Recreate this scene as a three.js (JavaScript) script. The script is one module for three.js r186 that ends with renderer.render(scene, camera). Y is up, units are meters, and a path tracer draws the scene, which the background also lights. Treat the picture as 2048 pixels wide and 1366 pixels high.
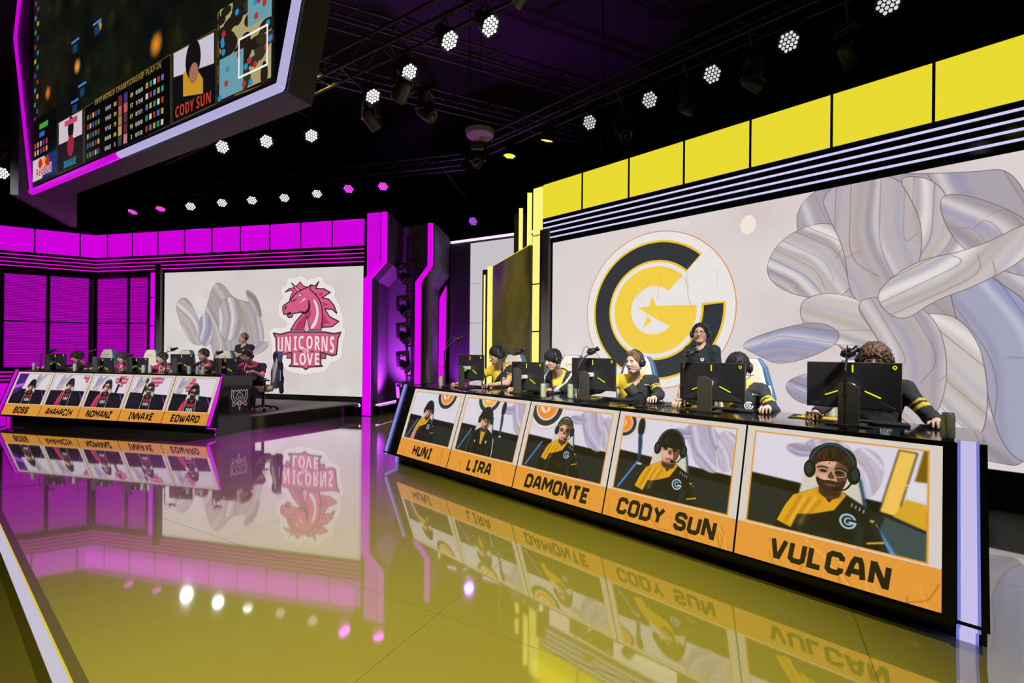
import * as THREE from 'three';
import { RoundedBoxGeometry } from 'three/addons/geometries/RoundedBoxGeometry.js';
import { mergeGeometries, mergeVertices } from 'three/addons/utils/BufferGeometryUtils.js';
import { RectAreaLightUniformsLib } from 'three/addons/lights/RectAreaLightUniformsLib.js';
RectAreaLightUniformsLib.init();

// ---------- camera ----------
const F = 910, CX = 1024, CY = 702, ROLL = 0.01, EYE = new THREE.Vector3(0, 1.75, 0);
const scene = new THREE.Scene();
scene.background = new THREE.Color(0x000000);
const camera = new THREE.PerspectiveCamera(2 * Math.atan(683 / F) * 180 / Math.PI, 2048 / 1366, 0.05, 80);
camera.position.copy(EYE);
camera.rotation.z = ROLL;
camera.setViewOffset(2048, 1366, 0, 683 - CY, 2048, 1366);
const renderer = new THREE.WebGLRenderer();
renderer.toneMapping = THREE.LinearToneMapping;
renderer.toneMappingExposure = 1.0;
renderer.shadowMap.enabled = true;

// ---------- the two stages: a runs left along the desk, b runs back from it ----------
class Stage {
  constructor(x, z, ex, ez) {
    const l = Math.hypot(ex, ez);
    this.O = new THREE.Vector3(x, 0, z); this.e = new THREE.Vector3(ex / l, 0, ez / l);
    this.n = new THREE.Vector3(-this.e.z, 0, this.e.x); this.th = Math.atan2(this.e.z, -this.e.x);
  }
  at(a, b, y = 0) { return this.O.clone().addScaledVector(this.e, a).addScaledVector(this.n, b).setY(y); }
  loc(p) { const q = p.clone().sub(this.O); return { a: q.dot(this.e), b: q.dot(this.n), y: p.y }; }
}
const YEL = new Stage(2.80, -2.78, -0.727, -0.686);   // yellow team
const MAG = new Stage(-5.957, -9.18, -0.975, -0.223); // magenta team
const cosR = Math.cos(ROLL), sinR = Math.sin(ROLL);
function ray(u, v) { const x = (u - CX) / F, y = -(v - CY) / F; return new THREE.Vector3(x * cosR - y * sinR, x * sinR + y * cosR, -1); }
function onY(u, v, y) { const d = ray(u, v); return EYE.clone().addScaledVector(d, (y - EYE.y) / d.y); }
function atZ(u, v, z) { return EYE.clone().addScaledVector(ray(u, v), z); }
function onB(st, u, v, b) { const d = ray(u, v), p = st.at(0, b).sub(EYE); return st.loc(EYE.clone().addScaledVector(d, p.dot(st.n) / d.dot(st.n))); }

// ---------- large area lights: the wall screens and the coloured light bands ----------
function areaLight(st, a, b, y, w, h, color, power, name) {
  const l = new THREE.RectAreaLight(color, power, w, h);
  l.position.copy(st.at(a, b, y)); l.rotation.y = st.th + Math.PI; l.name = name; scene.add(l); return l;
}
const LIN = (r, g, b) => new THREE.Color().setRGB(r, g, b);
areaLight(YEL, 2.75, 3.62, 2.25, 6.7, 3.5, LIN(0.85, 0.8, 0.8), 0.22, 'screen_glow');
areaLight(MAG, 2.33, 3.62, 2.25, 6.7, 3.5, LIN(0.85, 0.8, 0.8), 0.22, 'screen_glow');
areaLight(YEL, 2.4, 3.3, 4.97, 7.8, 0.68, LIN(0.9, 0.75, 0.03), 0.5, 'band_glow');
areaLight(MAG, 3.6, 3.3, 4.97, 9.4, 0.68, LIN(0.65, 0.0, 0.75), 0.5, 'band_glow');

// ---------- helpers ----------
let seed = 7;
const rnd = () => { seed = (seed * 1664525 + 1013904223) >>> 0; return seed / 4294967296; };
const V = (x, y, z) => new THREE.Vector3(x, y, z);
const names = new Map();
function numbered(n) { const k = names.get(n) ?? 0; names.set(n, k + 1); return k ? n + '_' + String(k).padStart(3, '0') : n; }
function tag(o, label, category, group, kind) {
  if (label) o.userData.label = label;
  if (category) o.userData.category = category;
  if (group) o.userData.group = group;
  if (kind) o.userData.kind = kind;
  return o;
}
function thing(name, label, category, group, kind) { const o = new THREE.Group(); o.name = numbered(name); scene.add(o); return tag(o, label, category, group, kind); }
function put(o, st, a, b, y, turn = 0) { o.position.copy(st.at(a, b, y)); o.rotation.y = st.th + turn; return o; }
function add(name, geo, mat, parent, label) {
  const m = new THREE.Mesh(geo, mat); m.name = parent === scene ? numbered(name) : name; m.castShadow = m.receiveShadow = true;
  if (label) m.userData.label = label;
  parent.add(m); return m;
}
function copyOf(o, label) { const c = o.clone(); c.name = numbered(o.name.replace(/_\d{3}$/, '')); c.userData = { ...o.userData }; if (label) c.userData.label = label; scene.add(c); return c; }
function box(w, h, d, x = 0, y = 0, z = 0) { return new THREE.BoxGeometry(w, h, d).translate(x, y, z); }
function rbox(w, h, d, r, x = 0, y = 0, z = 0, s = 2) { return new RoundedBoxGeometry(w, h, d, s, Math.min(r, w / 2.01, h / 2.01, d / 2.01)).translate(x, y, z); }
function bar(p, q, r, r2 = r, seg = 8) {
  const d = q.clone().sub(p), g = new THREE.CylinderGeometry(r2, r, d.length(), seg);
  g.applyQuaternion(new THREE.Quaternion().setFromUnitVectors(V(0, 1, 0), d.normalize()));
  return g.translate((p.x + q.x) / 2, (p.y + q.y) / 2, (p.z + q.z) / 2);
}
function tube(pts, r, seg = 24, rad = 6) { return new THREE.TubeGeometry(new THREE.CatmullRomCurve3(pts), seg, r, rad); }
function merge(list) {
  const out = list.map((g) => { const h = g.index ? g.toNonIndexed() : g.clone(); for (const k of Object.keys(h.attributes)) if (!['position', 'normal', 'uv'].includes(k)) h.deleteAttribute(k); h.clearGroups?.(); return h; });
  const uv = out.every((g) => g.attributes.uv); if (!uv) out.forEach((g) => g.deleteAttribute('uv'));
  return mergeGeometries(out);
}
function poly(pts, depth, bevel = 0) {
  const s = new THREE.Shape(pts.map((p) => new THREE.Vector2(p[0], p[1])));
  return new THREE.ExtrudeGeometry(s, { depth, bevelEnabled: bevel > 0, bevelThickness: bevel, bevelSize: bevel, bevelSegments: 2, curveSegments: 8 });
}
// profile given as [z, y] pairs, extruded along x from x0 to x1
function profile(pts, x0, x1) { return poly(pts.map(([z, y]) => [-z, y]), x1 - x0).rotateY(Math.PI / 2).translate(x0, 0, 0); }
// upright wall slab through ground points p and q (x, z), from y0 to y1, thickness t to the left of p->q
function slab(p, q, y0, y1, t) {
  const d = q.clone().sub(p); d.y = 0; const l = d.length();
  const g = box(l, y1 - y0, t, l / 2, (y0 + y1) / 2, -t / 2);
  return g.rotateY(-Math.atan2(d.z, d.x)).translate(p.x, 0, p.z);
}
function paint(o, f) { // vertex colours from position
  const p = o.attributes.position, c = new Float32Array(p.count * 3), v = V(0, 0, 0);
  for (let i = 0; i < p.count; i++) { const k = f(v.fromBufferAttribute(p, i)); c[i * 3] = k[0]; c[i * 3 + 1] = k[1]; c[i * 3 + 2] = k[2]; }
  o.setAttribute('color', new THREE.BufferAttribute(c, 3)); return o;
}
const std = (r, g, b, roughness = 0.6, metalness = 0, extra = {}) => new THREE.MeshStandardMaterial({ color: LIN(r, g, b), roughness, metalness, ...extra });
const glow = (r, g, b, k = 1) => new THREE.MeshStandardMaterial({ color: LIN(0.02, 0.02, 0.02), roughness: 0.4, emissive: LIN(r, g, b), emissiveIntensity: k });
function canvas(w, h) { const c = document.createElement('canvas'); c.width = w; c.height = h; const x = c.getContext('2d'); x.lineJoin = 'round'; return [c, x]; }
function tex(c, srgb = true) { const t = new THREE.CanvasTexture(c); if (srgb) t.colorSpace = THREE.SRGBColorSpace; t.magFilter = THREE.LinearFilter; return t; }
function display(c, k = 1) { const t = tex(c); return new THREE.MeshStandardMaterial({ color: LIN(0.015, 0.015, 0.015), roughness: 0.35, emissive: LIN(1, 1, 1), emissiveMap: t, emissiveIntensity: k }); }
function noiseTex(n, f) { // grey value noise, repeating
  const d = new Uint8Array(n * n * 4), L = [4, 8, 16, 32, 64].filter((k) => k <= n), grids = L.map((k) => Array.from({ length: k * k }, rnd));
  for (let y = 0; y < n; y++) for (let x = 0; x < n; x++) {
    let s = 0, w = 0;
    L.forEach((k, i) => { const gx = x / n * k, gy = y / n * k, x0 = Math.floor(gx), y0 = Math.floor(gy), fx = gx - x0, fy = gy - y0, g = (a, b) => grids[i][(b % k) * k + (a % k)], sx = fx * fx * (3 - 2 * fx), sy = fy * fy * (3 - 2 * fy); const q = f ** i; s += q * ((g(x0, y0) * (1 - sx) + g(x0 + 1, y0) * sx) * (1 - sy) + (g(x0, y0 + 1) * (1 - sx) + g(x0 + 1, y0 + 1) * sx) * sy); w += q; });
    const o = (y * n + x) * 4; d[o] = d[o + 1] = d[o + 2] = 255 * s / w; d[o + 3] = 255;
  }
  const t = new THREE.DataTexture(d, n, n); t.wrapS = t.wrapT = THREE.RepeatWrapping; t.magFilter = THREE.LinearFilter; t.needsUpdate = true; return t;
}
const NOISE = noiseTex(256, 0.75);
const noiseAt = (k) => { const t = NOISE.clone(); t.repeat.set(k, k); t.needsUpdate = true; return t; };
const M = {
  black: std(0.012, 0.012, 0.014, 0.45), gloss: std(0.008, 0.008, 0.01, 0.08), matte: std(0.016, 0.016, 0.018, 0.85), metal: std(0.10, 0.10, 0.11, 0.35, 0.8), dark: std(0.03, 0.03, 0.035, 0.5, 0.4),
  truss: std(0.045, 0.045, 0.048, 0.45, 0.6), grey: std(0.14, 0.14, 0.15, 0.6, 0, { bumpMap: noiseAt(3), bumpScale: 0.002 }), concrete: std(0.16, 0.16, 0.155, 0.8, 0, { map: NOISE, bumpMap: noiseAt(2), bumpScale: 0.003 }),
  white: std(0.7, 0.7, 0.72, 0.5), cream: std(0.66, 0.58, 0.45, 0.55), blue: std(0.03, 0.10, 0.2, 0.5), can: std(0.42, 0.46, 0.40, 0.35, 0.4), yellowPad: std(0.75, 0.55, 0.02, 0.7),
  drape: std(0.02, 0.02, 0.022, 0.95), magLine: glow(0.9, 0.0, 0.75, 1), magBox: glow(0.62, 0.0, 0.70, 1), magStrip: glow(0.75, 0, 0.85, 1), yelBox: glow(0.82, 0.70, 0.03, 1), yelCol: glow(1.0, 0.92, 0.22, 1),
  lav: glow(0.66, 0.61, 0.92, 1), lavSoft: glow(0.44, 0.41, 0.68, 1), lavDim: glow(0.30, 0.28, 0.62, 1), accent: glow(0.75, 0.85, 0.0, 1),
};

// ---------- lettering and pictures for the screens ----------
const GLYPH = {
  A: [0.64, [[0, 1], [0.14, 0.2], [0.22, 0], [0.42, 0], [0.5, 0.2], [0.64, 1]], [[0.08, 0.66], [0.56, 0.66]]], B: [0.6, [[0, 0], [0.46, 0], [0.58, 0.13], [0.58, 0.36], [0.46, 0.48], [0, 0.48]], [[0.4, 0.48], [0.48, 0.48], [0.6, 0.62], [0.6, 0.86], [0.47, 1], [0, 1], [0, 0]]],
  C: [0.58, [[0.58, 0.3], [0.58, 0.14], [0.45, 0], [0.13, 0], [0, 0.14], [0, 0.86], [0.13, 1], [0.45, 1], [0.58, 0.86], [0.58, 0.7]]], D: [0.6, [[0, 0], [0.44, 0], [0.6, 0.16], [0.6, 0.84], [0.44, 1], [0, 1], [0, -0.01]]],
  E: [0.52, [[0.52, 0], [0, 0], [0, 1], [0.52, 1]], [[0, 0.49], [0.44, 0.49]]], H: [0.6, [[0, 0], [0, 1]], [[0.6, 0], [0.6, 1]], [[0, 0.5], [0.6, 0.5]]], I: [0.42, [[0, 0], [0.42, 0]], [[0.21, 0], [0.21, 1]], [[0, 1], [0.42, 1]]],
  K: [0.6, [[0, 0], [0, 1]], [[0.58, 0], [0.56, 0.2], [0.32, 0.5], [0, 0.5]], [[0.32, 0.5], [0.58, 0.8], [0.6, 1]]], L: [0.5, [[0, 0], [0, 1], [0.5, 1]]], M: [0.84, [[0, 1], [0, 0], [0.1, 0], [0.42, 0.62], [0.74, 0], [0.84, 0], [0.84, 1]]],
  N: [0.62, [[0, 1], [0, 0], [0.08, 0], [0.54, 1], [0.62, 1], [0.62, 0]]], O: [0.6, [[0.13, 0], [0.47, 0], [0.6, 0.14], [0.6, 0.86], [0.47, 1], [0.13, 1], [0, 0.86], [0, 0.14], [0.13, 0], [0.3, 0]]],
  R: [0.6, [[0, 1], [0, 0], [0.46, 0], [0.59, 0.13], [0.59, 0.42], [0.46, 0.55], [0, 0.55]], [[0.34, 0.55], [0.6, 1]]], S: [0.58, [[0.57, 0.27], [0.57, 0.13], [0.44, 0], [0.13, 0], [0, 0.13], [0, 0.36], [0.12, 0.48], [0.46, 0.52], [0.58, 0.64], [0.58, 0.87], [0.45, 1], [0.13, 1], [0, 0.87], [0, 0.72]]],
  T: [0.58, [[0, 0], [0.58, 0]], [[0.29, 0], [0.29, 1]]], U: [0.6, [[0, 0], [0, 0.86], [0.13, 1], [0.47, 1], [0.6, 0.86], [0.6, 0]]], V: [0.64, [[0, 0], [0.25, 1], [0.39, 1], [0.64, 0]]], W: [0.94, [[0, 0], [0.16, 1], [0.3, 1], [0.47, 0.3], [0.64, 1], [0.78, 1], [0.94, 0]]],
  X: [0.62, [[0, 0], [0.62, 1]], [[0.62, 0], [0, 1]]], Y: [0.62, [[0, 0], [0.31, 0.5], [0.62, 0]], [[0.31, 0.45], [0.31, 1]]], Z: [0.56, [[0, 0], [0.56, 0], [0.56, 0.12], [0, 0.88], [0, 1], [0.56, 1]]], ' ': [0.3],
};
function word(x, text, cx, top, h, color, stretch = 1, slant = 0.1) {
  const t = 0.235, gap = 0.33; let w = -gap;
  for (const ch of text) w += GLYPH[ch][0] + gap;
  x.save(); x.translate(cx, top); x.transform(h * stretch, 0, -slant * h, h, slant * h / 2, 0); x.translate(-w / 2, 0); x.scale(1, 1);
  x.strokeStyle = color; x.lineWidth = t; x.lineJoin = 'miter'; x.lineCap = 'butt';
  for (const ch of text) {
    const [gw, ...lines] = GLYPH[ch];
    for (const l of lines) { x.beginPath(); l.forEach(([px, py], i) => x[i ? 'lineTo' : 'moveTo'](px, t / 2 + py * (1 - t))); x.stroke(); }
    x.translate(gw + gap, 0);
  }
  x.restore();
}
function shape(x, pts, fill, stroke, lw = 1) { x.beginPath(); pts.forEach((p, i) => x[i ? 'lineTo' : 'moveTo'](p[0], p[1])); x.closePath(); if (fill) { x.fillStyle = fill; x.fill(); } if (stroke) { x.strokeStyle = stroke; x.lineWidth = lw; x.stroke(); } }
function smooth(x, pts, fill, stroke, lw = 1, open = false) {
  x.beginPath(); const n = pts.length, mid = (a, b) => [(a[0] + b[0]) / 2, (a[1] + b[1]) / 2];
  if (open) { x.moveTo(...pts[0]); for (let i = 1; i < n - 1; i++) x.quadraticCurveTo(...pts[i], ...mid(pts[i], pts[i + 1])); x.lineTo(...pts[n - 1]); }
  else { x.moveTo(...mid(pts[n - 1], pts[0])); for (let i = 0; i < n; i++) x.quadraticCurveTo(...pts[i], ...mid(pts[i], pts[(i + 1) % n])); x.closePath(); }
  if (fill) { x.fillStyle = fill; x.fill(); } if (stroke) { x.strokeStyle = stroke; x.lineWidth = lw; x.stroke(); }
}
function ell(x, cx, cy, rx, ry, fill, rot = 0, stroke, lw) { x.beginPath(); x.ellipse(cx, cy, rx, ry, rot, 0, 7); if (fill) { x.fillStyle = fill; x.fill(); } if (stroke) { x.strokeStyle = stroke; x.lineWidth = lw; x.stroke(); } }
function veins(x, x0, y0, x1, y1, n, color, lw) {
  x.save(); x.beginPath(); x.rect(x0, y0, x1 - x0, y1 - y0); x.clip(); x.strokeStyle = color;
  for (let i = 0; i < n; i++) { let px = x0 + rnd() * (x1 - x0), py = y0 + rnd() * (y1 - y0), a = 0.9 + rnd() * 0.8; x.lineWidth = lw * (0.4 + rnd()); x.beginPath(); x.moveTo(px, py); for (let k = 0; k < 9; k++) { a += (rnd() - 0.5) * 0.7; px += Math.cos(a) * 16; py += Math.sin(a) * 16; x.lineTo(px, py); } x.stroke(); }
  x.restore();
}
// pale folded marble drapery, a plain stand-in where the wall picture shows game artwork
function drapery(x, folds, tones, size = 1) {
  folds.forEach(([pts, tone], i) => {
    const n = pts.length, c = pts.reduce((s, p) => [s[0] + p[0] / n, s[1] + p[1] / n], [0, 0]);
    let far = pts[0]; for (const p of pts) if (Math.hypot(p[0] - c[0], p[1] - c[1]) > Math.hypot(far[0] - c[0], far[1] - c[1])) far = p;
    const L = Math.hypot(far[0] - c[0], far[1] - c[1]), dx = (far[0] - c[0]) / L, dy = (far[1] - c[1]) / L;
    smooth(x, pts, tones[tone % tones.length], 'rgba(110,85,75,0.75)', 3 * size);
    x.save(); x.beginPath(); const mid = (a, b) => [(a[0] + b[0]) / 2, (a[1] + b[1]) / 2]; x.moveTo(...mid(pts[n - 1], pts[0])); for (let k = 0; k < n; k++) x.quadraticCurveTo(...pts[k], ...mid(pts[k], pts[(k + 1) % n])); x.clip();
    const q = (s, t) => [c[0] + dx * s * L - dy * t * L, c[1] + dy * s * L + dx * t * L], bend = (i % 2 ? 1 : -1) * 0.35;
    x.filter = `blur(${9 * size}px)`;
    for (let k = 0; k < 15; k++) {
      const t = -1 + k / 7.5 + (rnd() - 0.5) * 0.1, line = [q(-1.1, t + bend * 0.5), q(-0.5, t + 0.1 * (rnd() - 0.5)), q(0, t - bend * 0.35), q(0.5, t * 0.9), q(1.1, t * 0.7 + bend * 0.4)];
      smooth(x, line, null, ['rgba(255,250,246,0.5)', 'rgba(105,95,120,0.38)', 'rgba(160,135,125,0.34)', 'rgba(120,125,185,0.30)'][(k + i) % 4], (10 + rnd() * 26) * size, true);
    }
    x.filter = `blur(${1.2 * size}px)`;
    for (let k = 0; k < 9; k++) { const t = -0.9 + k * 0.23 + rnd() * 0.1; smooth(x, [q(-1, t + bend * 0.4), q(-0.3, t), q(0.2, t - bend * 0.3), q(0.9 - rnd() * 0.8, t * 0.8 + bend * 0.3)], null, k % 3 ? 'rgba(125,92,74,0.5)' : 'rgba(90,90,140,0.45)', (2 + rnd() * 2) * size, true); }
    x.filter = 'none';
    x.restore();
  });
}
// person in front of a screen, seen by a desk camera
function portrait(o) {
  const W = 640, H = 556, [c, x] = canvas(W, H), px = 0.055 * W, py = 0.045 * H, pw = 0.885 * W, ph = 0.69 * H;
  x.fillStyle = '#d9cfc6'; x.fillRect(0, 0, W, H); veins(x, 0, 0, W, H, 14, 'rgba(150,130,120,0.35)', 4);
  x.fillStyle = '#e89a35'; x.fillRect(px - 5, py - 5, pw + 10, ph + 10);
  x.save(); x.beginPath(); x.rect(px, py, pw, ph); x.clip();
  const mag = o.team === 'magenta', X = (f) => px + f * pw, Y = (f) => py + f * ph;
  x.fillStyle = mag ? '#161020' : '#1c2226'; x.fillRect(px, py, pw, ph);
  shape(x, [[X(-0.1), Y(-0.1)], [X(1.1), Y(-0.1)], [X(1.1), Y(0.52 + o.tilt)], [X(-0.1), Y(0.52 - o.tilt)]], mag ? '#e2d8e2' : '#dcd6e4');
  shape(x, [[X(-0.1), Y(0.52 - o.tilt)], [X(1.1), Y(0.52 + o.tilt)], [X(1.1), Y(0.63 + o.tilt)], [X(-0.1), Y(0.63 - o.tilt)]], '#07080a');
  if (!mag) {
    if (o.logo) { const [lx, ly, lr, inner] = o.logo; ell(x, X(lx), Y(ly), lr * 1.16, lr * 1.16, '#e9e3e6', 0, '#e0935a', 3); ell(x, X(lx), Y(ly), lr, lr, '#2b2e33'); ell(x, X(lx), Y(ly), lr * 0.72, lr * 0.72, '#ece6e2'); ell(x, X(lx), Y(ly), lr * 0.64, lr * 0.64, inner); ell(x, X(lx - 0.02), Y(ly), lr * 0.32, lr * 0.32, '#ece6e2'); shape(x, [[X(lx) - lr * 0.3, Y(ly)], [X(lx) + lr * 0.1, Y(ly) - lr * 0.12], [X(lx), Y(ly) + lr * 0.3]], inner); }
    if (o.drape) { const s = o.drape; drapery(x, [[[[X(s), Y(0.05)], [X(s + 0.2), Y(-0.05)], [X(s + 0.34), Y(0.1)], [X(s + 0.3), Y(0.35)], [X(s + 0.36), Y(0.6)], [X(s + 0.16), Y(0.52)], [X(s + 0.1), Y(0.28)]], 0], [[[X(s - 0.12), Y(0.12)], [X(s + 0.04), Y(0.05)], [X(s + 0.12), Y(0.16)], [X(s), Y(0.24)]], 1], [[[X(s + 0.3), Y(0)], [X(s + 0.5), Y(0.1)], [X(s + 0.46), Y(0.5)], [X(s + 0.34), Y(0.55)]], 2]], ['#bdb3cf', '#a9a1c4', '#c9bfd2'], 0.4); }
    if (o.warm) { shape(x, [[X(0.86), Y(0.02)], [X(0.95), Y(0.03)], [X(0.86), Y(0.66)], [X(0.77), Y(0.64)]], '#f2c35a', '#3a2b10', 4); shape(x, [[X(0.98), Y(0)], [X(1.1), Y(0)], [X(1.1), Y(0.3)], [X(0.94), Y(0.3)]], '#7a5c10'); for (let k = 0; k < 4; k++) shape(x, [[X(0.9), Y(0.34 + k * 0.03)], [X(1.1), Y(0.36 + k * 0.03)], [X(1.1), Y(0.372 + k * 0.03)], [X(0.9), Y(0.352 + k * 0.03)]], '#e8e6dc'); shape(x, [[X(0.9), Y(0.48)], [X(1.1), Y(0.52)], [X(1.1), Y(0.78)], [X(0.84), Y(0.66)]], '#d9a62c'); shape(x, [[X(0.8), Y(0.68)], [X(1.1), Y(0.8)], [X(1.1), Y(1.1)], [X(0.72), Y(1.1)]], '#3c4d4e'); shape(x, [[X(0.68), Y(0.66)], [X(0.71), Y(0.66)], [X(0.86), Y(1)], [X(0.83), Y(1)]], '#4f8fd6'); }
    else shape(x, [[X(0.03), Y(0.98)], [X(0.05), Y(0.98)], [X(0.22), Y(0.56)], [X(0.2), Y(0.56)]], '#4f8fd6');
    if (o.walker) { const w = X(o.walker); smooth(x, [[w - 20, Y(0.0)], [w + 18, Y(0)], [w + 20, Y(0.25)], [w - 18, Y(0.25)]], '#14181c'); smooth(x, [[w - 14, Y(0.22)], [w + 16, Y(0.22)], [w + 24, Y(0.6)], [w + 8, Y(0.62)], [w, Y(0.4)]], '#1e3c5c'); ell(x, w + 20, Y(0.62), 14, 6, '#cfd2d4'); }
  } else {
    if (o.purple) { shape(x, [[X(-0.1), Y(-0.1)], [X(o.purple), Y(-0.1)], [X(o.purple - 0.06), Y(0.5)], [X(-0.1), Y(0.9)]], '#4b1a7c'); shape(x, [[X(-0.1), Y(0.42)], [X(o.purple - 0.02), Y(0.3)], [X(o.purple - 0.02), Y(0.4)], [X(-0.1), Y(0.56)]], '#c65ae8'); }
    if (o.pinkArt) { const [lx, ly] = o.pinkArt; shape(x, [[X(lx - 0.17), Y(ly - 0.07)], [X(lx + 0.17), Y(ly - 0.07)], [X(lx + 0.15), Y(ly + 0.08)], [X(lx + 0.07), Y(ly + 0.09)], [X(lx + 0.07), Y(ly + 0.19)], [X(lx - 0.07), Y(ly + 0.19)], [X(lx - 0.07), Y(ly + 0.09)], [X(lx - 0.15), Y(ly + 0.08)]], '#c9456f', '#55303f', 4); x.fillStyle = '#f6e6ec'; x.font = 'bold 34px sans-serif'; x.textAlign = 'center'; x.fillText('UNICORNS', X(lx), Y(ly) + 12); x.font = 'bold 24px sans-serif'; x.fillText('LOVE', X(lx), Y(ly + 0.15)); smooth(x, [[X(lx - 0.1), Y(ly - 0.08)], [X(lx - 0.06), Y(ly - 0.22)], [X(lx + 0.08), Y(ly - 0.25)], [X(lx + 0.13), Y(ly - 0.08)]], '#d9557f'); }
    if (o.drape !== undefined) { const s = o.drape; drapery(x, [[[[X(s), Y(0.5)], [X(s + 0.1), Y(0.25)], [X(s + 0.3), Y(0)], [X(s + 0.42), Y(-0.02)], [X(s + 0.25), Y(0.3)], [X(s + 0.2), Y(0.5)]], 0], [[[X(s + 0.1), Y(0.02)], [X(s + 0.22), Y(0)], [X(s + 0.16), Y(0.3)], [X(s + 0.06), Y(0.34)]], 1]], ['#c6b3b6', '#9aa0cf', '#d8c8c4'], 0.4); }
    if (o.coach) { const w = X(o.coach); smooth(x, [[w - 22, Y(0.04)], [w + 24, Y(0.04)], [w + 20, Y(0.24)], [w - 18, Y(0.26)]], '#16302c'); smooth(x, [[w - 20, Y(0.24)], [w + 18, Y(0.24)], [w + 4, Y(0.6)], [w - 26, Y(0.6)]], '#15161c'); smooth(x, [[w - 26, Y(0.2)], [w + 24, Y(0.18)], [w + 20, Y(0.25)], [w - 20, Y(0.26)]], '#d49a85'); }
    shape(x, [[X(0.86), Y(0.55)], [X(0.88), Y(0.55)], [X(1.02), Y(0.8)], [X(1), Y(0.82)]], '#7b30d0');
  }
  { const copy = c.getContext('2d'); x.filter = 'blur(2.5px)'; x.drawImage(c, 0, 0); x.filter = 'none'; }
  const s = o.size, hx = X(o.hx), hy = Y(o.hy), P = (a, b) => [hx + a * s, hy + b * s];
  // chair wings, shoulders and jersey
  const soft = (r) => { x.filter = r ? `blur(${r * s}px)` : 'none'; }, dark = mag ? '#130f16' : '#101214';
  soft(0.03); shape(x, [P(-1.25, 1.6), P(-1.05, 0.2), P(-0.7, -0.1), P(0.7, -0.1), P(1.05, 0.2), P(1.3, 1.6)], '#d2c9ba'); shape(x, [P(1.0, 0.2), P(1.12, 0.15), P(1.42, 1.6), P(1.3, 1.6)], '#2c4d63');
  const body = [P(-0.42, 0.85), P(-0.95, 1.15), P(-1.42, 1.4), P(-1.72, 1.95), P(-2.0, 2.7), P(-2.35, 3.5), P(-2.2, 4.4), P(2.2, 4.4), P(2.35, 3.5), P(2.0, 2.7), P(1.72, 1.95), P(1.42, 1.4), P(0.95, 1.15), P(0.42, 0.85)];
  shape(x, body, dark); x.save(); x.beginPath(); body.forEach((p, i) => x[i ? 'lineTo' : 'moveTo'](...p)); x.clip();
  soft(0.12); for (const [q, w] of [[[P(-1.2, 2.2), P(-1.0, 3.0), P(-1.3, 4)], 0.16], [[P(1.2, 2.2), P(1.0, 3.0), P(1.35, 4)], 0.16], [[P(-0.4, 2.8), P(0.2, 3.2), P(0.7, 3.0)], 0.12], [[P(1.5, 1.6), P(1.8, 2.4), P(2.1, 3.2)], 0.14]]) smooth(x, q, null, mag ? 'rgba(90,80,110,.45)' : 'rgba(70,90,95,.5)', w * s, true);
  soft(0.02);
  if (o.wear === 'split') {
    shape(x, [P(-0.5, 0.8), P(-1.42, 1.35), P(-1.75, 1.95), P(-2.05, 2.75), P(-1.42, 2.95), P(-1.2, 2.25), P(-0.6, 2.1), P(0.2, 1.75), P(0.62, 1.0), P(0.4, 0.85), P(0, 1.45)], '#e2a022');
    soft(0.06); for (let k = 0; k < 5; k++) smooth(x, [P(-1.1 + k * 0.2, 1.35), P(-1.3 + k * 0.16, 1.9), P(-1.65 + k * 0.2, 2.7)], null, k % 2 ? 'rgba(255,215,110,.55)' : 'rgba(120,66,0,.5)', s * 0.09, true); soft(0.02);
    if (o.longArm) { shape(x, [P(-2.08, 2.7), P(-1.4, 2.92), P(-1.7, 4.4), P(-2.8, 4.4)], '#0c1618'); } else shape(x, [P(-2.05, 2.75), P(-1.42, 2.95), P(-1.6, 4.4), P(-2.5, 4.4)], '#cf8d74');
    x.strokeStyle = '#e3a72a'; x.lineWidth = s * 0.08; x.beginPath(); x.moveTo(...P(1.4, 2.85)); x.lineTo(...P(2.1, 2.62)); x.stroke(); for (const k of [0, 1]) shape(x, [P(1.45 + k * 0.22, 1.85 + k * 0.12), P(1.66 + k * 0.22, 1.83 + k * 0.12), P(1.56 + k * 0.22, 1.98 + k * 0.12)], '#e3a72a');
    x.strokeStyle = '#c9d0d2'; x.lineWidth = s * 0.04; for (let k = 0; k < 4; k++) { x.beginPath(); x.moveTo(...P(0.85 + k * 0.14, 1.28 + k * 0.06)); x.lineTo(...P(0.82 + k * 0.14, 1.45 + k * 0.06)); x.stroke(); }
    ell(x, ...P(0.72, 2.1), s * 0.27, s * 0.29, null, 0, '#b9dbe8', s * 0.08); ell(x, ...P(0.74, 2.1), s * 0.13, s * 0.14, null, 0, '#b9dbe8', s * 0.06); shape(x, [P(0.78, 2.0), P(1.1, 2.0), P(1.1, 2.1), P(0.78, 2.1)], dark); shape(x, [P(0.74, 2.1), P(0.98, 2.1), P(0.98, 2.18), P(0.74, 2.18)], '#b9dbe8');
  } else if (o.wear === 'jacket') {
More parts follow.
